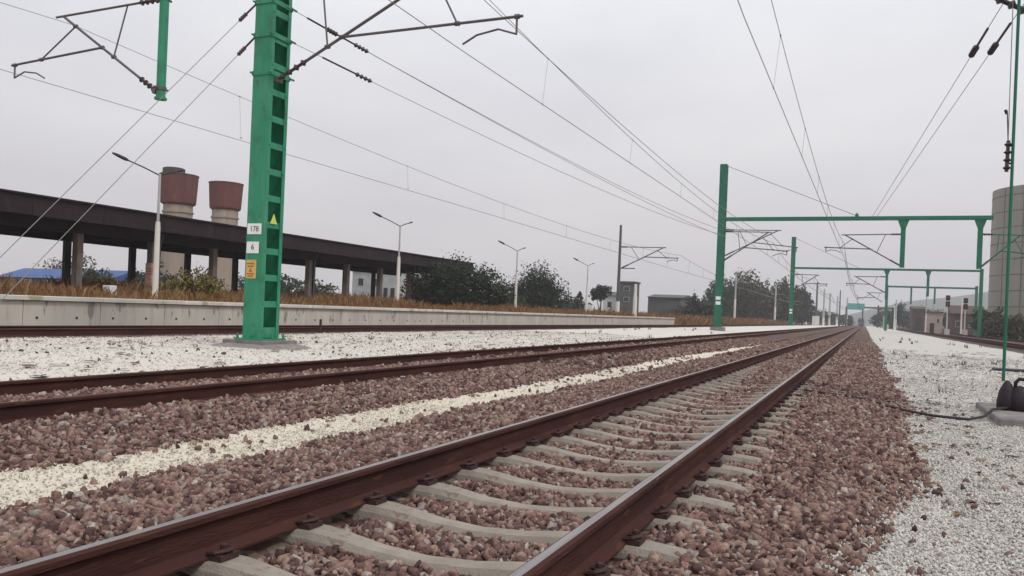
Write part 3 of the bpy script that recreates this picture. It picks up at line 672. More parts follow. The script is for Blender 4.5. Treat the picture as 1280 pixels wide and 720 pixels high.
MB().tube([(-11.05, P2Y, 13.75), (-.9, P2Y, 9.50)], .025, 6).build('stay_rod', M['wire'], p2)
MB().lathe((-.9, P2Y, 9.442), [(.14, 0), (.14, .12), (.06, .28)], 10).build('stay_lug', M['green_far'], p2)
for x in (2.46, 7.68): drop_post(p2, x, P2Y, 9.14, 5.45)
cantilever(p2, -11.05, P2Y, 1, 5.85, 8.2, 3.5, 1.6, 5.1, 6.65, 6.0, mt='arm_metal', k=1.5)
cantilever(p2, 2.28, P2Y+.1, -1, 5.65, 8.0, 4.0, 2.1, 5.5, 7.0, 6.0, mt='arm_metal', k=1.5)
cantilever(p2, 7.87, P2Y+.1, 1, 5.65, 8.0, 2.4, 1.2, 3.3, 6.6, 6.0, mt='green_far', k=1.7)
cantilever(p2, -11.05, P2Y+.55, 1, 6.3, 8.4, 4.2, 2.2, 5.8, 7.0, 6.2, mt='arm_metal', k=1.3)

P3Y = 128.0
p3 = thing('catenary_portal', 'second green portal frame, smaller, seen under the nearest portal beam', 'portal frame', (-10.15, P3Y, 0))
ladder_mast(-10.15, P3Y, .3, 13.5, .60, p3)
far_plates(p3, -10.15, P3Y, .6, 2.5)
MB().box(-9.84, 14.2, P3Y-.2, P3Y+.2, 8.76, 9.04).build('beam', M['green_far'], p3)
MB().box(14.2, 14.62, P3Y-.22, P3Y+.22, -.3, 9.2).build('mast', M['green_far'], p3)
drop_post(p3, 2.63, P3Y, 8.76, 4.6); drop_post(p3, 7.9, P3Y, 8.76, 5.2)
MB().tube([(-9.85, P3Y, 13.3), (-1.2, P3Y, 9.1)], .03, 6).build('stay_rod', M['wire'], p3)
cantilever(p3, -9.84, P3Y, 1, 5.7, 7.9, 3.2, 1.4, 4.6, 6.6, 6.0, mt='arm_metal', k=2.0)
cantilever(p3, 2.45, P3Y, -1, 5.6, 7.8, 3.9, 2.0, 5.2, 6.8, 6.0, mt='arm_metal', k=2.0)
P4Y = 195.0
p4 = thing('catenary_portal', 'third and lowest looking green portal over the right hand tracks', 'portal frame', (4.1, P4Y, 0))
MB().box(3.85, 4.4, P4Y-.27, P4Y+.27, -.3, 9.75).build('mast', M['green_far'], p4); MB().box(20.9, 21.4, P4Y-.27, P4Y+.27, -.3, 9.9).build('mast', M['green_far'], p4)
MB().box(4.402, 20.898, P4Y-.2, P4Y+.2, 9.2, 9.56).build('beam', M['green_far'], p4); drop_post(p4, 8.9, P4Y, 9.2, 5.7, False); drop_post(p4, 13.4, P4Y, 9.2, 5.9, False)
cantilever(p4, 3.85, P4Y, -1, 5.6, 7.9, 3.5, 2.0, 5.5, 6.8, 6.0, mt='arm_metal', k=2.6, ins=False)

# ------------------------------------------------------------------ overhead wires
def sagwire(p, q, sag, n=24):
    p = np.array(p, float); q = np.array(q, float)
    return [tuple(p+(q-p)*t-np.array((0, 0, sag*4*t*(1-t)))) for t in np.linspace(0, 1, n)]
def rtaper(path, r0, grow=.00018): return [r0+grow*max(0, p[1]-14) for p in path]
def contact(x, zz, label, spans):
    path = []
    for y, st in spans: path.append((x+st, y, zz))
    o = MB().tube(path, rtaper(path, .0075), 6).build('contact_wire', M['wire'], loc=path[1]); tag(o, label, 'overhead wire', 'contact wires'); return o
def messenger(x, zs, label, spans, sag, zc, drops=True, r0=.0065):
    path = []
    for (y0, s0), (y1, s1) in zip(spans[:-1], spans[1:]):
        seg = sagwire((x+s0*.4, y0, zs), (x+s1*.4, y1, zs), sag, 16); path += seg if not path else seg[1:]
    o = MB().tube(path, rtaper(path, r0), 6).build('messenger_wire', M['wire'], loc=path[1]); tag(o, label, 'overhead wire', 'messenger wires')
    if drops:
        px = [p[1] for p in path]
        for (y0, s0), (y1, s1) in zip(spans[:-1], spans[1:]):
            if y0 > 130: continue
            for t in (.08, .22, .36, .5, .64, .78, .92):
                yy = y0+(y1-y0)*t; zz = np.interp(yy, px, [p[2] for p in path]); xx = np.interp(yy, px, [p[0] for p in path]); xc = x+s0+(s1-s0)*t
                if yy < 8: continue
                d = MB().tube([(xx, yy, zz), (xc, yy, zc)], .003+.0001*max(0, yy-14), 5); d.tube([(xx, yy-.04, zz), (xx, yy+.04, zz)], .018, 6); d.tube([(xc, yy-.04, zc), (xc, yy+.04, zc)], .016, 6)
                d.build('dropper', M['wire'], o)
    return o
def spans(amp, ys): return [(y, amp*(-1)**i) for i, y in enumerate(ys)]
S1 = spans(.2, (-42, 14, 70, 128, 195, 260, 330)); S3 = spans(-.25, (-42, 14.15, 88, 150, 210, 270))
contact(T1, 6.0, 'contact wire over the nearest track running to the vanishing point', S1); messenger(T1, 7.35, 'upper carrier wire over the nearest track', S1, .75, 6.0)
contact(T2, 5.98, 'contact wire over the second track held by the green mast bracket', S1); messenger(T2, 7.35, 'upper carrier wire over the second track with thin droppers', S1, .9, 5.98)
contact(T3, 5.98, 'contact wire crossing behind the green mast above the platform track', S3); messenger(T3+.3, 7.55, 'upper carrier wire crossing behind the green mast', S3, .9, 5.98)
# second, dipping carrier of an overlap above the second track
pw = sagwire((-6.75, 12, 6.75), (-7.6, 70, 7.9), .55); o = MB().tube(pw, rtaper(pw, .007), 6).build('messenger_wire', M['wire'], loc=pw[0]); tag(o, 'faint overlap wire crossing the carrier wire of the second track', 'overhead wire')
def anchor_wire(p, q, sag, i0, i1, label, pre=None, r=.0065, name='anchor_wire', pull=True):
    path = sagwire(p, q, sag, 40); P = np.array(path)
    o = MB().tube(path, rtaper(path, r), 6).build(name, M['wire'], loc=p); tag(o, label, 'anchor wire', 'anchored wires')
    L = np.linalg.norm(P[-1]-P[0]); at = lambda d: P[0]+(P[-1]-P[0])*d/L-np.array((0, 0, sag*4*(d/L)*(1-d/L)))
    MB().insul(at(i0), at(i1), .045 if name == 'guy_wire' else .06, .025, 4).build('insulator', M['insul'], o)
    if pre: MB().tube([at(pre), at(i0)], .022, 8).build('turnbuckle', M['dark_metal'], o); 
    return o
ax = MX+h+.03
anchor_wire((ax, MY+.1, 7.33), (-11.1, P2Y-.3, 8.3), .45, 2.5, 3.1, 'upper anchored wire from the green mast with a dark insulator', 1.4)
anchor_wire((ax, MY+.2, 7.33), (-10.9, P2Y-.3, 7.7), .35, 1.3, 1.7, 'middle anchored wire leaving the green mast to the right', .6)
anchor_wire((ax, MY+.1, 6.62), (-11.05, P2Y-.3, 7.9), .45, 2.6, 3.3, 'lower anchored wire from the green mast with a dark insulator', 1.3)
for zz, ye, lab in ((7.33, 6.9, 'upper guy wire running from the green mast down to the left'), (6.62, 7.55, 'lower guy wire running from the green mast down to the left')):
    anchor_wire((MX-.1, MY-HY-.05, zz), (MX-.05, ye, -.1), 0, .55, .85, lab, .15, name='guy_wire', r=.0065)
anchor_wire((1.80, 13.75, 5.95), (.12, P2Y-.21, 9.2), .0, 3.4, 4.1, 'left of two wires slanting down from the portal beam to the right edge', 2.2)
anchor_wire((2.10, 13.75, 5.95), (.42, P2Y-.21, 9.2), .0, 3.3, 4.0, 'right of two wires slanting down from the portal beam to the right edge', 2.0)

# ------------------------------------------------------------------ poles left of the far tracks
pp = thing('catenary_pole', 'tall grey concrete pole with a bracket arm at the end of the platform', 'pole', (-25.3, 88, PT))
MB().lathe((-25.3, 88, PT-.02), [(.21, 0), (.13, 10.1)], 12).build('post', M['bgrey'], pp)
MB().lathe((-25.3, 88, PT-.01), [(.235, 0), (.225, 1.6)], 12).build('white_base', M['white_paint'], pp)
cantilever(pp, -25.1, 88, 1, 6.05, 8.38, 4.7, 2.6, 6.35, 7.25, 6.0, k=1.8)
MB().tube([(-25.1, 88, 6.05), (-23.5, 88, 6.05)], .05, 8).build('bracket', M['dark_metal'], pp)
def pole(x, y, z0, z1, label, r=.16, base=None, m='lamp_grey', box=None, name='concrete_pole', head=None):
    t = thing(name, label, 'pole', (x, y, z0)); MB().lathe((x, y, z0), [(r*1.15, 0), (r*.75, z1-z0)], 10).build('shaft', M[m], t)
    if base: MB().lathe((x, y, z0+.005), [(r*1.2, 0), (r*1.13, base)], 10).build('white_base', M['white_paint'], t)
    if box: MB().box(x-box, x+box, y-box-.3, y-.25, z0, z0+2*box+1.2).build('plinth', M['white_paint'], t)
    if head: MB().box(x-head[0], x+head[0], y-.3, y-.16, z0+head[1], z0+head[2]).build('head', M[head[3]], t)
    return t
pole(-23.4, 88.2, PT, 4.35, 'short white post beside the tall pole with the bracket arm', .20, 2.2, 'white_paint')
pole(-28.9, 202, -.3, 11.9, 'tall pale pole in front of the trees beside the nearest portal mast', .22, 6.0)
pole(-23.3, 240, -.3, 11.2, 'pale pole in front of the right part of the tree group', .24, 5)
pole(-21.8, 294, -.3, 9.3, 'thin pale pole just right of the second portal mast', .30, 6)
pole(-19.7, 314, -.3, 9.2, 'next small pale pole beyond the second portal mast', .30, 6)
pole(-13.8, 267, -.3, 13.2, 'dark topped pole on a square white plinth', .30, None, 'bgrey', 1.0)
pole(-13.8, 315, -.3, 13.1, 'grey far pole right of the white plinth', .36, 3, 'lamp_grey')
pole(-12.3, 328, -.3, 12.2, 'grey far pole with a white foot left of the dark pole', .38, 5, 'lamp_grey')
pole(-8.9, 332, -.3, 13.4, 'slim dark far pole beside the dark engine', .26, None, 'bgrey')
pole(-7.4, 389, -.3, 12.4, 'faintest far pole left of the teal bridge panel', .36, None, 'lamp_grey')
pole(5.4, 410, -.3, 9.9, 'dark far post right of the far train', .45, None, 'dark_metal')
pole(7.8, 250, -.3, 8.1, 'pale post on the white gravel edge before dark trees', .22, 3.0, 'lamp_grey')
pole(14.3, 268, -.3, 6.1, 'short pale post in front of the dark brown shed', .22, 2, 'lamp_grey')
pole(13.5, 221, -.3, 12.3, 'tall grey pole left of the pale brick hut', .17, 4, 'lamp_grey')
pole(18.0, 189, -.3, 7.2, 'pale post by the right hand signal', .15, 2.2, 'white_paint')
def signal(x, y, zt, label):
    t = thing('railway_signal', label, 'signal', (x, y, -.3), 'two lamp signals')
    MB().lathe((x, y, -.3), [(.13, 0), (.09, zt+.2)], 10).build('mast', M['white_paint'], t)
    for z0 in (zt-.62, zt-1.62):
        hd = MB().box(x-.32, x+.32, y-.28, y-.10, z0, z0+.85).build('signal_head', M['dark_metal'], t, bevel=.05)
        MB().tube([(x, y-.285, z0+.45), (x, y-.36, z0+.45)], .14, 12).build('lens', M['red_lamp'], hd)
    MB().box(x-.35, x+.35, y-.9, y-.4, -.3, .75).build('cabinet', M['white_paint'], t)
signal(12.25, 150, 6.0, 'two headed dark signal just right of the pale brick hut')
signal(15.0, 152, 5.7, 'two headed dark signal further right, near the hedge')

# ------------------------------------------------------------------ buildings
def building(name, x0, x1, y0, y1, z0, z1, mw, label, roof='flat', mr='bgrey', wins=(), doors=()):
    t = thing(name, label, 'building', ((x0+x1)/2, y0, z0)); MB().box(x0, x1, y0, y1, z0, z1).build('wall', M[mw], t)
    if roof == 'flat': MB().box(x0-.2, x1+.2, y0-.2, y1+.2, z1+.003, z1+.35).build('roof', M[mr], t)
    else:
        ym = (y0+y1)/2; hh = roof; m = MB()
        m.add([(x0-.3, y0-.4, z1+.003), (x1+.3, y0-.4, z1+.003), (x1+.3, y1+.4, z1+.003), (x0-.3, y1+.4, z1+.003), (x0-.3, ym, z1+hh), (x1+.3, ym, z1+hh)], [(0, 1, 5, 4), (3, 4, 5, 2), (0, 4, 3), (1, 2, 5), (0, 3, 2, 1)])
        m.build('roof', M[mr], t)
    for xa, xb, za, zb in wins:
        f = MB(); f.box(xa, xb, y0-.06, y0-.003, za, zb); w = f.build('window', M['lamp_grey'], t)
        MB().box(xa+.1, xb-.1, y0-.075, y0-.062, za+.1, zb-.1).build('pane', M['glass'], w)
    for xa, xb, za, zb in doors: MB().box(xa, xb, y0-.05, y0-.003, za, zb).build('door', M['dark_metal'], t)
    return t
building('blue_shed', -139, -112.5, 95, 105, -.5, 3.0, 'bgrey', 'low shed with a long bright blue roof at the far left', 1.8, 'blue', wins=[(-136+4*k, -134.4+4*k, 1.3, 2.7) for k in range(6)])
building('station_building', -82.6, -72.8, 120, 130, -.5, 6.5, 'bwall', 'pale grey two storey building seen between the canopy pillars', 'flat', 'bwall', wins=[(-81.4, -80.2, 4.0, 5.4), (-78.6, -77.4, 4.0, 5.4), (-76.2, -75.2, 1.0, 3.9), (-74.8, -73.8, 1.0, 3.9), (-81.4, -80.2, .9, 2.4)])
building('white_house', -52.2, -47.6, 170, 178, -.5, 4.9, 'bwhite', 'low white walled house behind the tall bracket pole', .9, 'bgrey', wins=[(-51.2, -50.2, 2.3, 3.6), (-49.2, -48.4, 2.3, 3.6)])
building('stair_tower', -47.3, -44.0, 165, 169, -.5, 7.5, 'bgrey', 'dark grey square tower block behind the short white post', 'flat', 'bgrey', wins=[(-46.3, -45, 5.8, 6.8), (-46.3, -45, 3.6, 4.6)])
building('grey_hall', -43.8, -36.5, 176, 190, -.5, 5.0, 'bgrey', 'long low dark grey hall right of the tower block', .8, 'bgrey', wins=[])
building('brick_hut', 12.0, 14.7, 190, 194, -.4, 3.9, 'pink', 'pale pinkish brick hut by the right hand tracks', 'flat', 'bgrey', wins=[(13.6, 14.2, 1.8, 2.8)], doors=[(12.4, 13.2, -.3, 1.8)])
building('brown_shed', 12.2, 15.8, 258, 270, -.4, 6.0, 'bbrown', 'dark brown shed left of the pale brick hut', .8, 'bbrown', doors=[(13.0, 14.6, -.3, 3.6)])
building('brown_house', 17.6, 24, 205, 214, -.4, 4.2, 'bbrown', 'reddish dark roofed house behind the two signals', 1.9, 'bbrown', wins=[(18.4, 19.4, 1.2, 2.6), (21.0, 22.0, 1.2, 2.6)])
building('white_kiosk', 5.6, 7.4, 300, 303, -.4, 3.6, 'bwall', 'small grey white kiosk near the end of the right gravel', 'flat', 'bwall', wins=[(6.0, 7.0, 1.4, 2.6)])
# teal footbridge far down the line
fb = thing('footbridge', 'far teal panelled footbridge crossing above the tracks', 'footbridge', (-3, 330, 0))
MB().box(-6.2, -.3, 329.6, 330.4, 6.3, 8.6).build('panel', M['teal'], fb)
MB().box(-.298, 12, 329.7, 330.3, 6.9, 7.5).build('beam', M['bgrey'], fb)
for x in (-6.6, -.9, 11.6): MB().box(x-.25, x+.25, 330.41, 330.9, -.3, 7.4).build('leg', M['bgrey'], fb)

# silo
sl = thing('silo', 'huge grey concrete silo with ring bands at the right edge', 'silo', (26.6, 150, -.4))
SR = 8.6; SX, SY, SZ = 26.6, 150, 23.4
MB().lathe((SX, SY, -.4), [(SR, 0), (SR, SZ), (SR-.3, SZ+.02), (.1, SZ+.05)], 72).build('wall', M['silo'], sl, smooth=False)
for k in range(1, 10): MB().lathe((SX, SY, -.4+2.45*k), [(SR+.003, 0), (SR+.04, .02), (SR+.04, .14), (SR+.003, .16)], 72).build('band', M['silo_line'], sl)
for a in (-150, -128):
    t = math.radians(a); x, y = SX+(SR+.02)*math.cos(t), SY+(SR+.02)*math.sin(t); MB().tube([(x, y, 0), (x, y, SZ-.5)], .07, 6).build('seam', M['silo_line'], sl)

# trains far away
def train(x, y, w, hh, mcol, label, L=60):
    t = thing('train', label, 'train', (x, y, 0)); z0 = .35
    prof = [(x-w/2, z0), (x+w/2, z0), (x+w/2, hh*.72), (x+w*.36, hh), (x-w*.36, hh), (x-w/2, hh*.72)]
    MB().prism_y(prof, y, y+L).build('body', M[mcol], t)
    for s in (-1, 1): MB().box(x+s*w*.22-w*.17, x+s*w*.22+w*.17, y-.05, y-.003, hh*.52, hh*.74).build('windscreen', M['glass'], t)
    for s in (-1, 1): MB().tube([(x+s*w*.32, y-.004, hh*.32), (x+s*w*.32, y-.08, hh*.32)], .16, 10).build('headlight', M['plate'], t)
    MB().box(x-w*.46, x+w*.46, y-.3, y-.05, .25, .75).build('buffer_beam', M['dark_metal'], t)
    for k in range(4):
        MB().tube([(x-.85, y+2+4*k, .45), (x+.85, y+2+4*k, .45)], .45, 14).build('wheelset', M['dark_metal'], t)
train(T2, 430, 3.3, 4.9, 'train_body', 'dark red engine far away on the second track', 40)
train(T1, 470, 3.2, 4.1, 'train_blue', 'small purplish train far away at the end of the nearest track', 80)

# small things
st = MB().box(-17.25, -17.19, 23.2, 23.26, -.2, .34).build('stake', M['train_body'], loc=(-17.2, 23.2, -.2)); tag(st, 'small rusty stake beside the platform track', 'stake')
bx = MB().box(-33.0, -32.5, 27.6, 28.0, PT, 1.3).build('crate', M['bwhite'], loc=(-32.5, 24.8, PT), bevel=.03); tag(bx, 'small pale block lying in the dry grass under the canopy', 'block')

# ------------------------------------------------------------------ trees
def tree(name, label, x, y, zb, lobes, m, n, leaf, cat='tree', trunk=True, group=None, spiky=0.0, tr=.18):
    """lobes: (dx, dy, z, rx, ry, rz) ellipsoids of foliage"""
    t = thing(name, label, cat, (x, y, zb), group)
    vol = np.array([l[3]*l[4]*l[5] for l in lobes])**.67; cnt = (n*vol/vol.sum()).astype(int)
    V, F, o = [], [], 0
    for (dx, dy, z, rx, ry, rz), c in zip(lobes, cnt):
        # leaves gather in clumps
        nc = max(6, c//26); cd = rng.normal(size=(nc, 3)); cd /= np.linalg.norm(cd, axis=1)[:, None]; cd *= (rng.random(nc)**.42)[:, None]*(1+.28*rng.normal(size=(nc, 1)).clip(-1, .5))
        idx = rng.integers(0, nc, c); P = cd[idx]+rng.normal(0, .13, (c, 3))
        if spiky:
            P[:, 2] += spiky*rng.random(c)**3*(P[:, 2] > 0)
        P = P*np.array([rx, ry, rz])+np.array([x+dx, y+dy, z])
        P = P[P[:, 2] > zb]; c = len(P)
        R = rot(c); s = leaf*(.5+rng.random(c)); q = np.array([(-1, -.45, 0), (.1, -.6, .1), (1, .1, 0), (-.1, .6, .1)])
        L = np.einsum('nij,kj->nki', R, q)*s[:, None, None]+P[:, None, :]
        V.append(L.reshape(-1, 3)); F.append(np.arange(c*4).reshape(c, 4)+o); o += c*4
    V = np.concatenate(V)-np.array((x, y, zb)); ob = np_mesh('crown', V, np.concatenate(F), M[m]); ob.parent = t; BASE[ob.name] = (x, y, zb)
    if trunk:
        k = MB(); top = max(l[2] for l in lobes)
        k.tube([(x, y, zb-.1), (x+.1*tr, y, zb+(top-zb)*.5), (x+.6*tr, y, top)], [tr, tr*.75, tr*.3], 8)
        for (dx, dy, z, rx, ry, rz) in lobes: k.tube([(x, y, zb+(z-zb)*.35), (x+dx*.6, y+dy*.6, zb+(z-zb)*.75), (x+dx, y+dy, z+rz*.4)], [tr*.5, tr*.35, tr*.12], 6)
        k.build('trunk', M['bark'], t)
    return t
def blob(dx, z, rx, rz, ry=None, dy=0): return (dx, dy, z, rx, ry or rx, rz)
tree('bush', 'big dark spreading bush swallowing the far end of the canopy', -32.4, 62.8, .7, [blob(-2.2, 2.5, 2.3, 1.7), blob(0, 2.75, 2.4, 2.0), blob(2.0, 2.4, 2.1, 1.8), blob(3.7, 2.0, 1.4, 1.2), blob(-3.6, 1.8, 1.7, 1.3)], 'leaf_dark', 21000, .10, 'bush', spiky=.5)
tree('bush', 'round bristly dark green bush behind the third lamp post', -38.0, 95, 0, [blob(0, 3.0, 2.9, 2.6), blob(-2.3, 2.3, 1.8, 1.7), blob(2.2, 2.4, 1.9, 1.9)], 'leaf_dark', 16000, .12, 'bush', spiky=.7)
tree('bush', 'low dark bush between the two big bushes', -36.6, 84, .2, [blob(0, 1.7, 1.5, 1.2), blob(1.2, 1.3, 1.2, .9)], 'leaf_mid', 1800, .14, 'bush')
tree('small_tree', 'small round headed tree right of the farthest lamp post', -40.3, 130, -.5, [blob(0, 4.3, 1.7, 1.4), blob(-.9, 3.8, 1.0, .9)], 'leaf_dark', 1500, .2)
tree('small_tree', 'little dark conical tree left of the farthest lamp post', -50.6, 150, -.5, [blob(0, 2.0, 1.5, 1.6), blob(0, 3.8, .8, 1.5)], 'leaf_dark', 900, .22)
tx = [(-25.4, 150, 5.0, 2.8, 3.3), (-21.5, 152, 5.6, 3.2, 3.7), (-17.6, 150, 4.6, 2.8, 2.9), (-13.4, 156, 5.2, 2.7, 3.2), (-10.8, 172, 4.8, 2.6, 2.9)]
tl = ['leftmost tall dark tree behind the nearest portal mast', 'tallest tree of the dark group, behind a pale pole', 'lower middle tree of the dark group between two taller ones', 'right tall tree of the group before the second portal mast', 'dark tree just right of the second portal mast']
for (x, y, z, rx, rz), lab, mm in zip(tx, tl, ('leaf_dark', 'leaf_brown', 'leaf_brown', 'leaf_mid', 'leaf_dark')):
    k = 1.68; x += {-25.4: 1.5, -21.5: 1.2, -17.6: .6, -13.4: -.2, -10.8: -1.2}[x]; rx *= .82; x, y, z, rx, rz = x*k, y*k, .94+(z-.94)*k, rx*k, rz*k
    tree('tall_tree', lab, x, y, -.5, [blob(0, z, rx, rz), blob(-rx*.5, z*.72, rx*.8, rz*.75), blob(rx*.55, z*.68, rx*.8, rz*.7), blob(0, z*.45, rx*.95, rz*.65)], mm, 8500, .40, group='dark trees beyond the platform end')
for i, (x, y, w, hh, lab, mm) in enumerate([
    (-36.0, 175, 3.0, 3.0, 'low hedge like bush right of the grey hall', 'leaf_brown'), (-32.5, 165, 3.0, 3.4, 'low brownish bush left of the tall tree group', 'leaf_brown'), (-30.0, 160, 2.6, 4.2, 'medium dark bush touching the tall tree group', 'leaf_dark'),
    (-35.2, 184, 1.2, 6.4, 'small dark tree top poking above the grey hall', 'leaf_dark'),
    (-15.2, 330, 5, 6.5, 'far grey green tree behind the white plinth pole', 'leaf_blue'), (-10.5, 390, 5, 5.5, 'far tree left of the dark engine', 'leaf_dark'),
    (6.5, 340, 4, 7.5, 'far bluish tree behind the small kiosk', 'leaf_blue'), (9.3, 290, 2.6, 8.6, 'bluish conical tree left of the brown shed', 'leaf_blue'), (12.4, 320, 4.6, 8.6, 'broad bluish tree behind the brown shed', 'leaf_blue'), (17.5, 300, 4, 7, 'bluish tree behind the pale brick hut', 'leaf_blue'),
    (-155, 120, 6, 7.5, 'broad tree at the far left behind the blue shed', 'leaf_brown'), (-148, 118, 3, 9.2, 'slim tree rising behind the blue shed roof', 'leaf_dark'), (-128, 122, 4, 6.6, 'bushy tree top behind the middle of the blue roof', 'leaf_blue'),
    (-108.5, 115, 4, 7.6, 'dark round tree just right of the blue shed', 'leaf_dark'), (-118, 135, 5, 5.6, 'low tree behind the right end of the blue shed', 'leaf_mid'),
    (-79.5, 96, 2.8, 5.0, 'dark leafy tree seen right of the green mast under the canopy', 'leaf_dark'), (-91, 84, 3.6, 5.2, 'dark bush at the foot of the water towers', 'leaf_dark'), (-97, 80, 3, 4.6, 'low bush under the taller water tower', 'leaf_mid'), (-83, 110, 4, 4.8, 'bush left of the pale two storey building', 'leaf_mid'), (-64, 118, 5, 5.2, 'bush right of the pale two storey building', 'leaf_mid'),
    (-58, 165, 4, 4.6, 'low tree left of the white house', 'leaf_brown'), (-66, 160, 5, 5.2, 'low tree behind the round bristly bush', 'leaf_dark'),
    (22.6, 232, 5, 6.2, 'dark tree behind the reddish roofed house', 'leaf_dark')]):
    tree('far_tree', lab, x, y, -.5, [blob(0, hh*.55, w, hh*.42), blob(-w*.5, hh*.35, w*.75, hh*.34), blob(w*.5, hh*.38, w*.75, hh*.34)], mm, 1500 if y > 250 else 2400, .32 if y > 250 else .24)
for i, (x, y, w, hh, lab, mm) in enumerate([
    (-24, 330, 7, 6.0, 'low dark far tree between the pale pole and the plinth', 'leaf_dark'), (-19, 420, 7, 7.5, 'far grey tree right of the second portal mast', 'leaf_blue'), (-13.5, 470, 6, 6.5, 'far low tree just left of the teal bridge', 'leaf_dark'),
    (12, 420, 6, 8.5, 'far bluish tree right of the vanishing tracks', 'leaf_blue'), (21.5, 360, 7, 9, 'far bluish tree behind the signals', 'leaf_blue'), (30, 300, 7, 7, 'far tree between the reddish roofed house and the silo', 'leaf_blue'), (-44, 230, 6, 5.5, 'long low bush behind the grey hall end', 'leaf_brown'), (-37, 215, 4, 5.0, 'low bush between the grey hall and the tall trees', 'leaf_dark')]):
    tree('far_tree', lab, x, y, -.5, [blob(0, hh*.5, w, hh*.45), blob(-w*.6, hh*.35, w*.7, hh*.34), blob(w*.6, hh*.38, w*.7, hh*.34)], mm, 1800, .42)
pole(9.9, 330, -.3, 9.0, 'thin dark far pole just right of the small kiosk', .26, None, 'bgrey')
pole(6.9, 232, -.3, 6.2, 'short pale marker post near the third portal mast', .14, 2.0, 'white_paint')
pole(16.6, 243, -.3, 8.6, 'pale pole between the brick hut and the signal', .18, 3.0, 'lamp_grey')
pole(-10.6, 360, -.3, 12.0, 'far pale pole between two dark poles', .34, 4, 'lamp_grey')
hd = tree('hedge', 'dark brown green hedge at the foot of the big silo', 22, 128, -.4, [blob(-5.4, 1.3, 2.0, 1.7), blob(-3, 1.5, 2.2, 1.9), blob(-.2, 1.5, 2.4, 1.8), blob(2.6, 1.5, 2.2, 1.8), blob(5.4, 1.5, 2.2, 1.9), blob(8, 1.5, 2.4, 1.8)], 'leaf_brown', 9000, .2, 'hedge', trunk=False)
tree('bush', 'green bush left of the silo behind the right hand signal', 16.4, 140, -.4, [blob(0, 1.9, 2.0, 1.9), blob(1.3, 2.6, 1.5, 1.6)], 'leaf_mid', 2600, .2, 'bush')
tree('shrub', 'olive yellow shrub growing on the platform left of the green mast', -31.0, 31.35, PT, [blob(-.2, 1.5, 1.0, .85), blob(.8, 1.4, .9, .7), blob(-1.1, 1.3, .8, .6)], 'leaf_olive', 2600, .07, 'shrub', spiky=.35)
tree('shrub', 'small olive weed clump on the platform beside the first lamp', -29.5, 27.6, PT, [blob(0, 1.1, .7, .42)], 'leaf_olive', 700, .06, 'shrub', spiky=.3)

# ------------------------------------------------------------------ hills
hx = np.linspace(-900, 1500, 90); hy = np.linspace(1300, 2300, 24); X, Y = np.meshgrid(hx, hy)
ridge = np.interp(hx, [-900, -300, -60, 10, 70, 120, 170, 240, 400, 700, 1500], [6, 6, 8, 30, 45, 52, 60, 78, 95, 80, 40])
Z = -2+ridge[None]*np.sin(np.clip((Y-1300)/420, 0, 1)*PI/2)*(1-.35*np.clip((Y-1750)/550, 0, 1))+5*vnoise(X, Y, .012, 70)*np.clip((Y-1300)/200, 0, 1)
nx_ = len(hx); i, j = np.meshgrid(np.arange(len(hy)-1), np.arange(nx_-1), indexing='ij'); q = (i*nx_+j).ravel()
tag(np_mesh('hills', np.stack([X, Y, Z], -1).reshape(-1, 3), np.stack([q, q+1, q+nx_+1, q+nx_], 1), M['hillm'], True), kind='structure')

# ------------------------------------------------------------------ haze
HAZE = .00045
if HAZE:
    hm, n, b = nt('haze_air'); n.nodes.remove(b); v = n.nodes.new('ShaderNodeVolumePrincipled')
    v.inputs['Color'].default_value = (.86, .87, .92, 1); v.inputs['Density'].default_value = HAZE; v.inputs['Anisotropy'].default_value = .1
    n.links.new(v.outputs[0], n.nodes['Material Output'].inputs['Volume'])
    tag(MB().box(-4050, 4050, -350, 4050, -3, 112).build('haze', hm), kind='stuff')

# ------------------------------------------------------------------ sky, sun, camera
w = bpy.data.worlds.new('World'); sc.world = w; w.use_nodes = True; n = w.node_tree; bg = n.nodes['Background']
EL, AZ = 52.0, 115.0      # sun height; azimuth clockwise from +Y: veiled sun on the right, slightly behind
sky = n.nodes.new('ShaderNodeTexSky'); sky.sky_type = 'NISHITA'; sky.sun_disc = False
sky.sun_elevation = math.radians(EL); sky.sun_rotation = math.radians(AZ); sky.air_density = 1.0; sky.dust_density = 4.0
hs = n.nodes.new('ShaderNodeHueSaturation'); hs.inputs['Saturation'].default_value = .12; n.links.new(sky.outputs[0], hs.inputs['Color'])
tc = n.nodes.new('ShaderNodeTexCoord'); sp = n.nodes.new('ShaderNodeSeparateXYZ'); n.links.new(tc.outputs['Generated'], sp.inputs[0])
cr = ramp(n, [(0.0, (.665, .635, .65)), (.12, (.69, .67, .695)), (.42, (.91, .925, .97)), (1.0, (1.10, 1.11, 1.14))]); n.links.new(sp.outputs['Z'], cr.inputs['Fac'])
mp = n.nodes.new('ShaderNodeMapping'); mp.inputs['Scale'].default_value = (1, 1, 3.2); n.links.new(tc.outputs['Generated'], mp.inputs[0])
no = n.nodes.new('ShaderNodeTexNoise'); no.inputs['Scale'].default_value = 2.2; no.inputs['Detail'].default_value = 5; n.links.new(mp.outputs[0], no.inputs['Vector'])
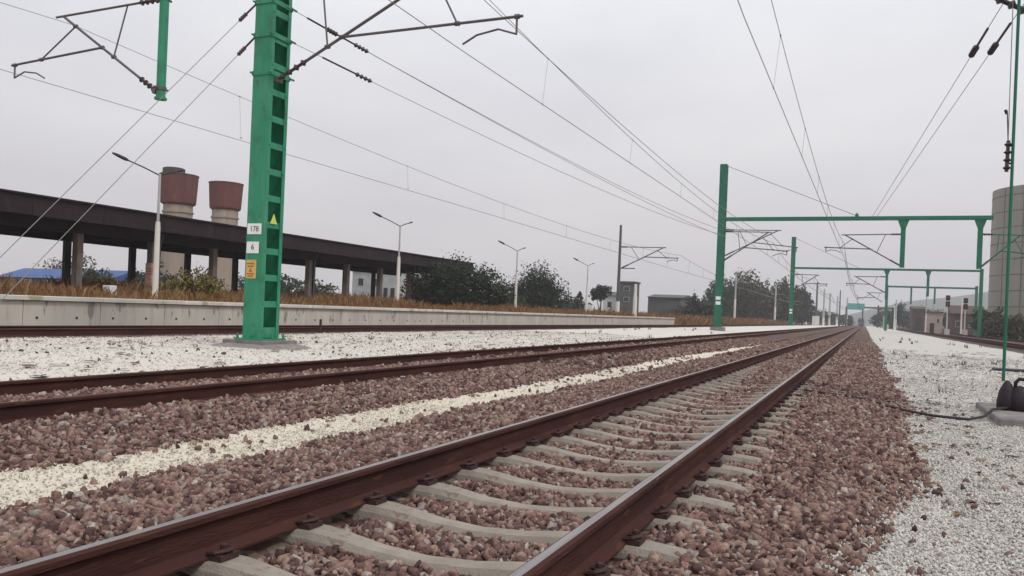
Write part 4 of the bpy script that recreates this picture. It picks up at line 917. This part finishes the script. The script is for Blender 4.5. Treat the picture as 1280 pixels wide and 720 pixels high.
cl = ramp(n, [(.3, (.88, .89, .91)), (.7, (1.08, 1.08, 1.065))]); n.links.new(no.outputs['Fac'], cl.inputs['Fac'])
mu = n.nodes.new('ShaderNodeMixRGB'); mu.blend_type = 'MULTIPLY'; mu.inputs['Fac'].default_value = 1; n.links.new(cr.outputs[0], mu.inputs['Color1']); n.links.new(cl.outputs[0], mu.inputs['Color2'])
sc_ = n.nodes.new('ShaderNodeVectorMath'); sc_.operation = 'SCALE'; sc_.inputs['Scale'].default_value = 10.0; n.links.new(mu.outputs[0], sc_.inputs[0])   # the sky is given in the same units as the sky texture
mx = n.nodes.new('ShaderNodeMixRGB'); mx.inputs['Fac'].default_value = .93; n.links.new(hs.outputs[0], mx.inputs['Color1']); n.links.new(sc_.outputs[0], mx.inputs['Color2'])
n.links.new(mx.outputs[0], bg.inputs['Color']); bg.inputs['Strength'].default_value = .1
ld = bpy.data.lights.new('sun', 'SUN'); ld.energy = 1.5; ld.angle = math.radians(12); ld.color = (1, .96, .90)
lo = bpy.data.objects.new('sun', ld); col.objects.link(lo); lo.rotation_euler = (math.radians(90-EL), 0, math.radians(180-AZ)); lo.location = (20, -20, 60)
from mathutils import Matrix
F_ = 1020.0; phi = .0415; du = 1081-640; cy = 405.5-du*math.tan(phi)      # principal point sits a little below the middle of the cropped frame
yaw = math.atan(du/math.cos(phi)/F_)
cd = bpy.data.cameras.new('camera'); cam = bpy.data.objects.new('camera', cd); col.objects.link(cam)
cam.matrix_world = Matrix.Translation((0, 0, .94)) @ Matrix.Rotation(yaw, 4, 'Z') @ Matrix.Rotation(PI/2, 4, 'X') @ Matrix.Rotation(phi, 4, 'Z')
cd.sensor_width = 36; cd.lens = 36*F_/1280; cd.shift_y = (cy-360)/1280; cd.clip_start = .05; cd.clip_end = 6000
sc.camera = cam
sc.view_settings.view_transform = 'Standard'; sc.view_settings.look = 'None'; sc.view_settings.gamma = 1; sc.view_settings.exposure = 0.10
sc.cycles.volume_bounces = 1
sc.render.resolution_x = 1024; sc.render.resolution_y = 576
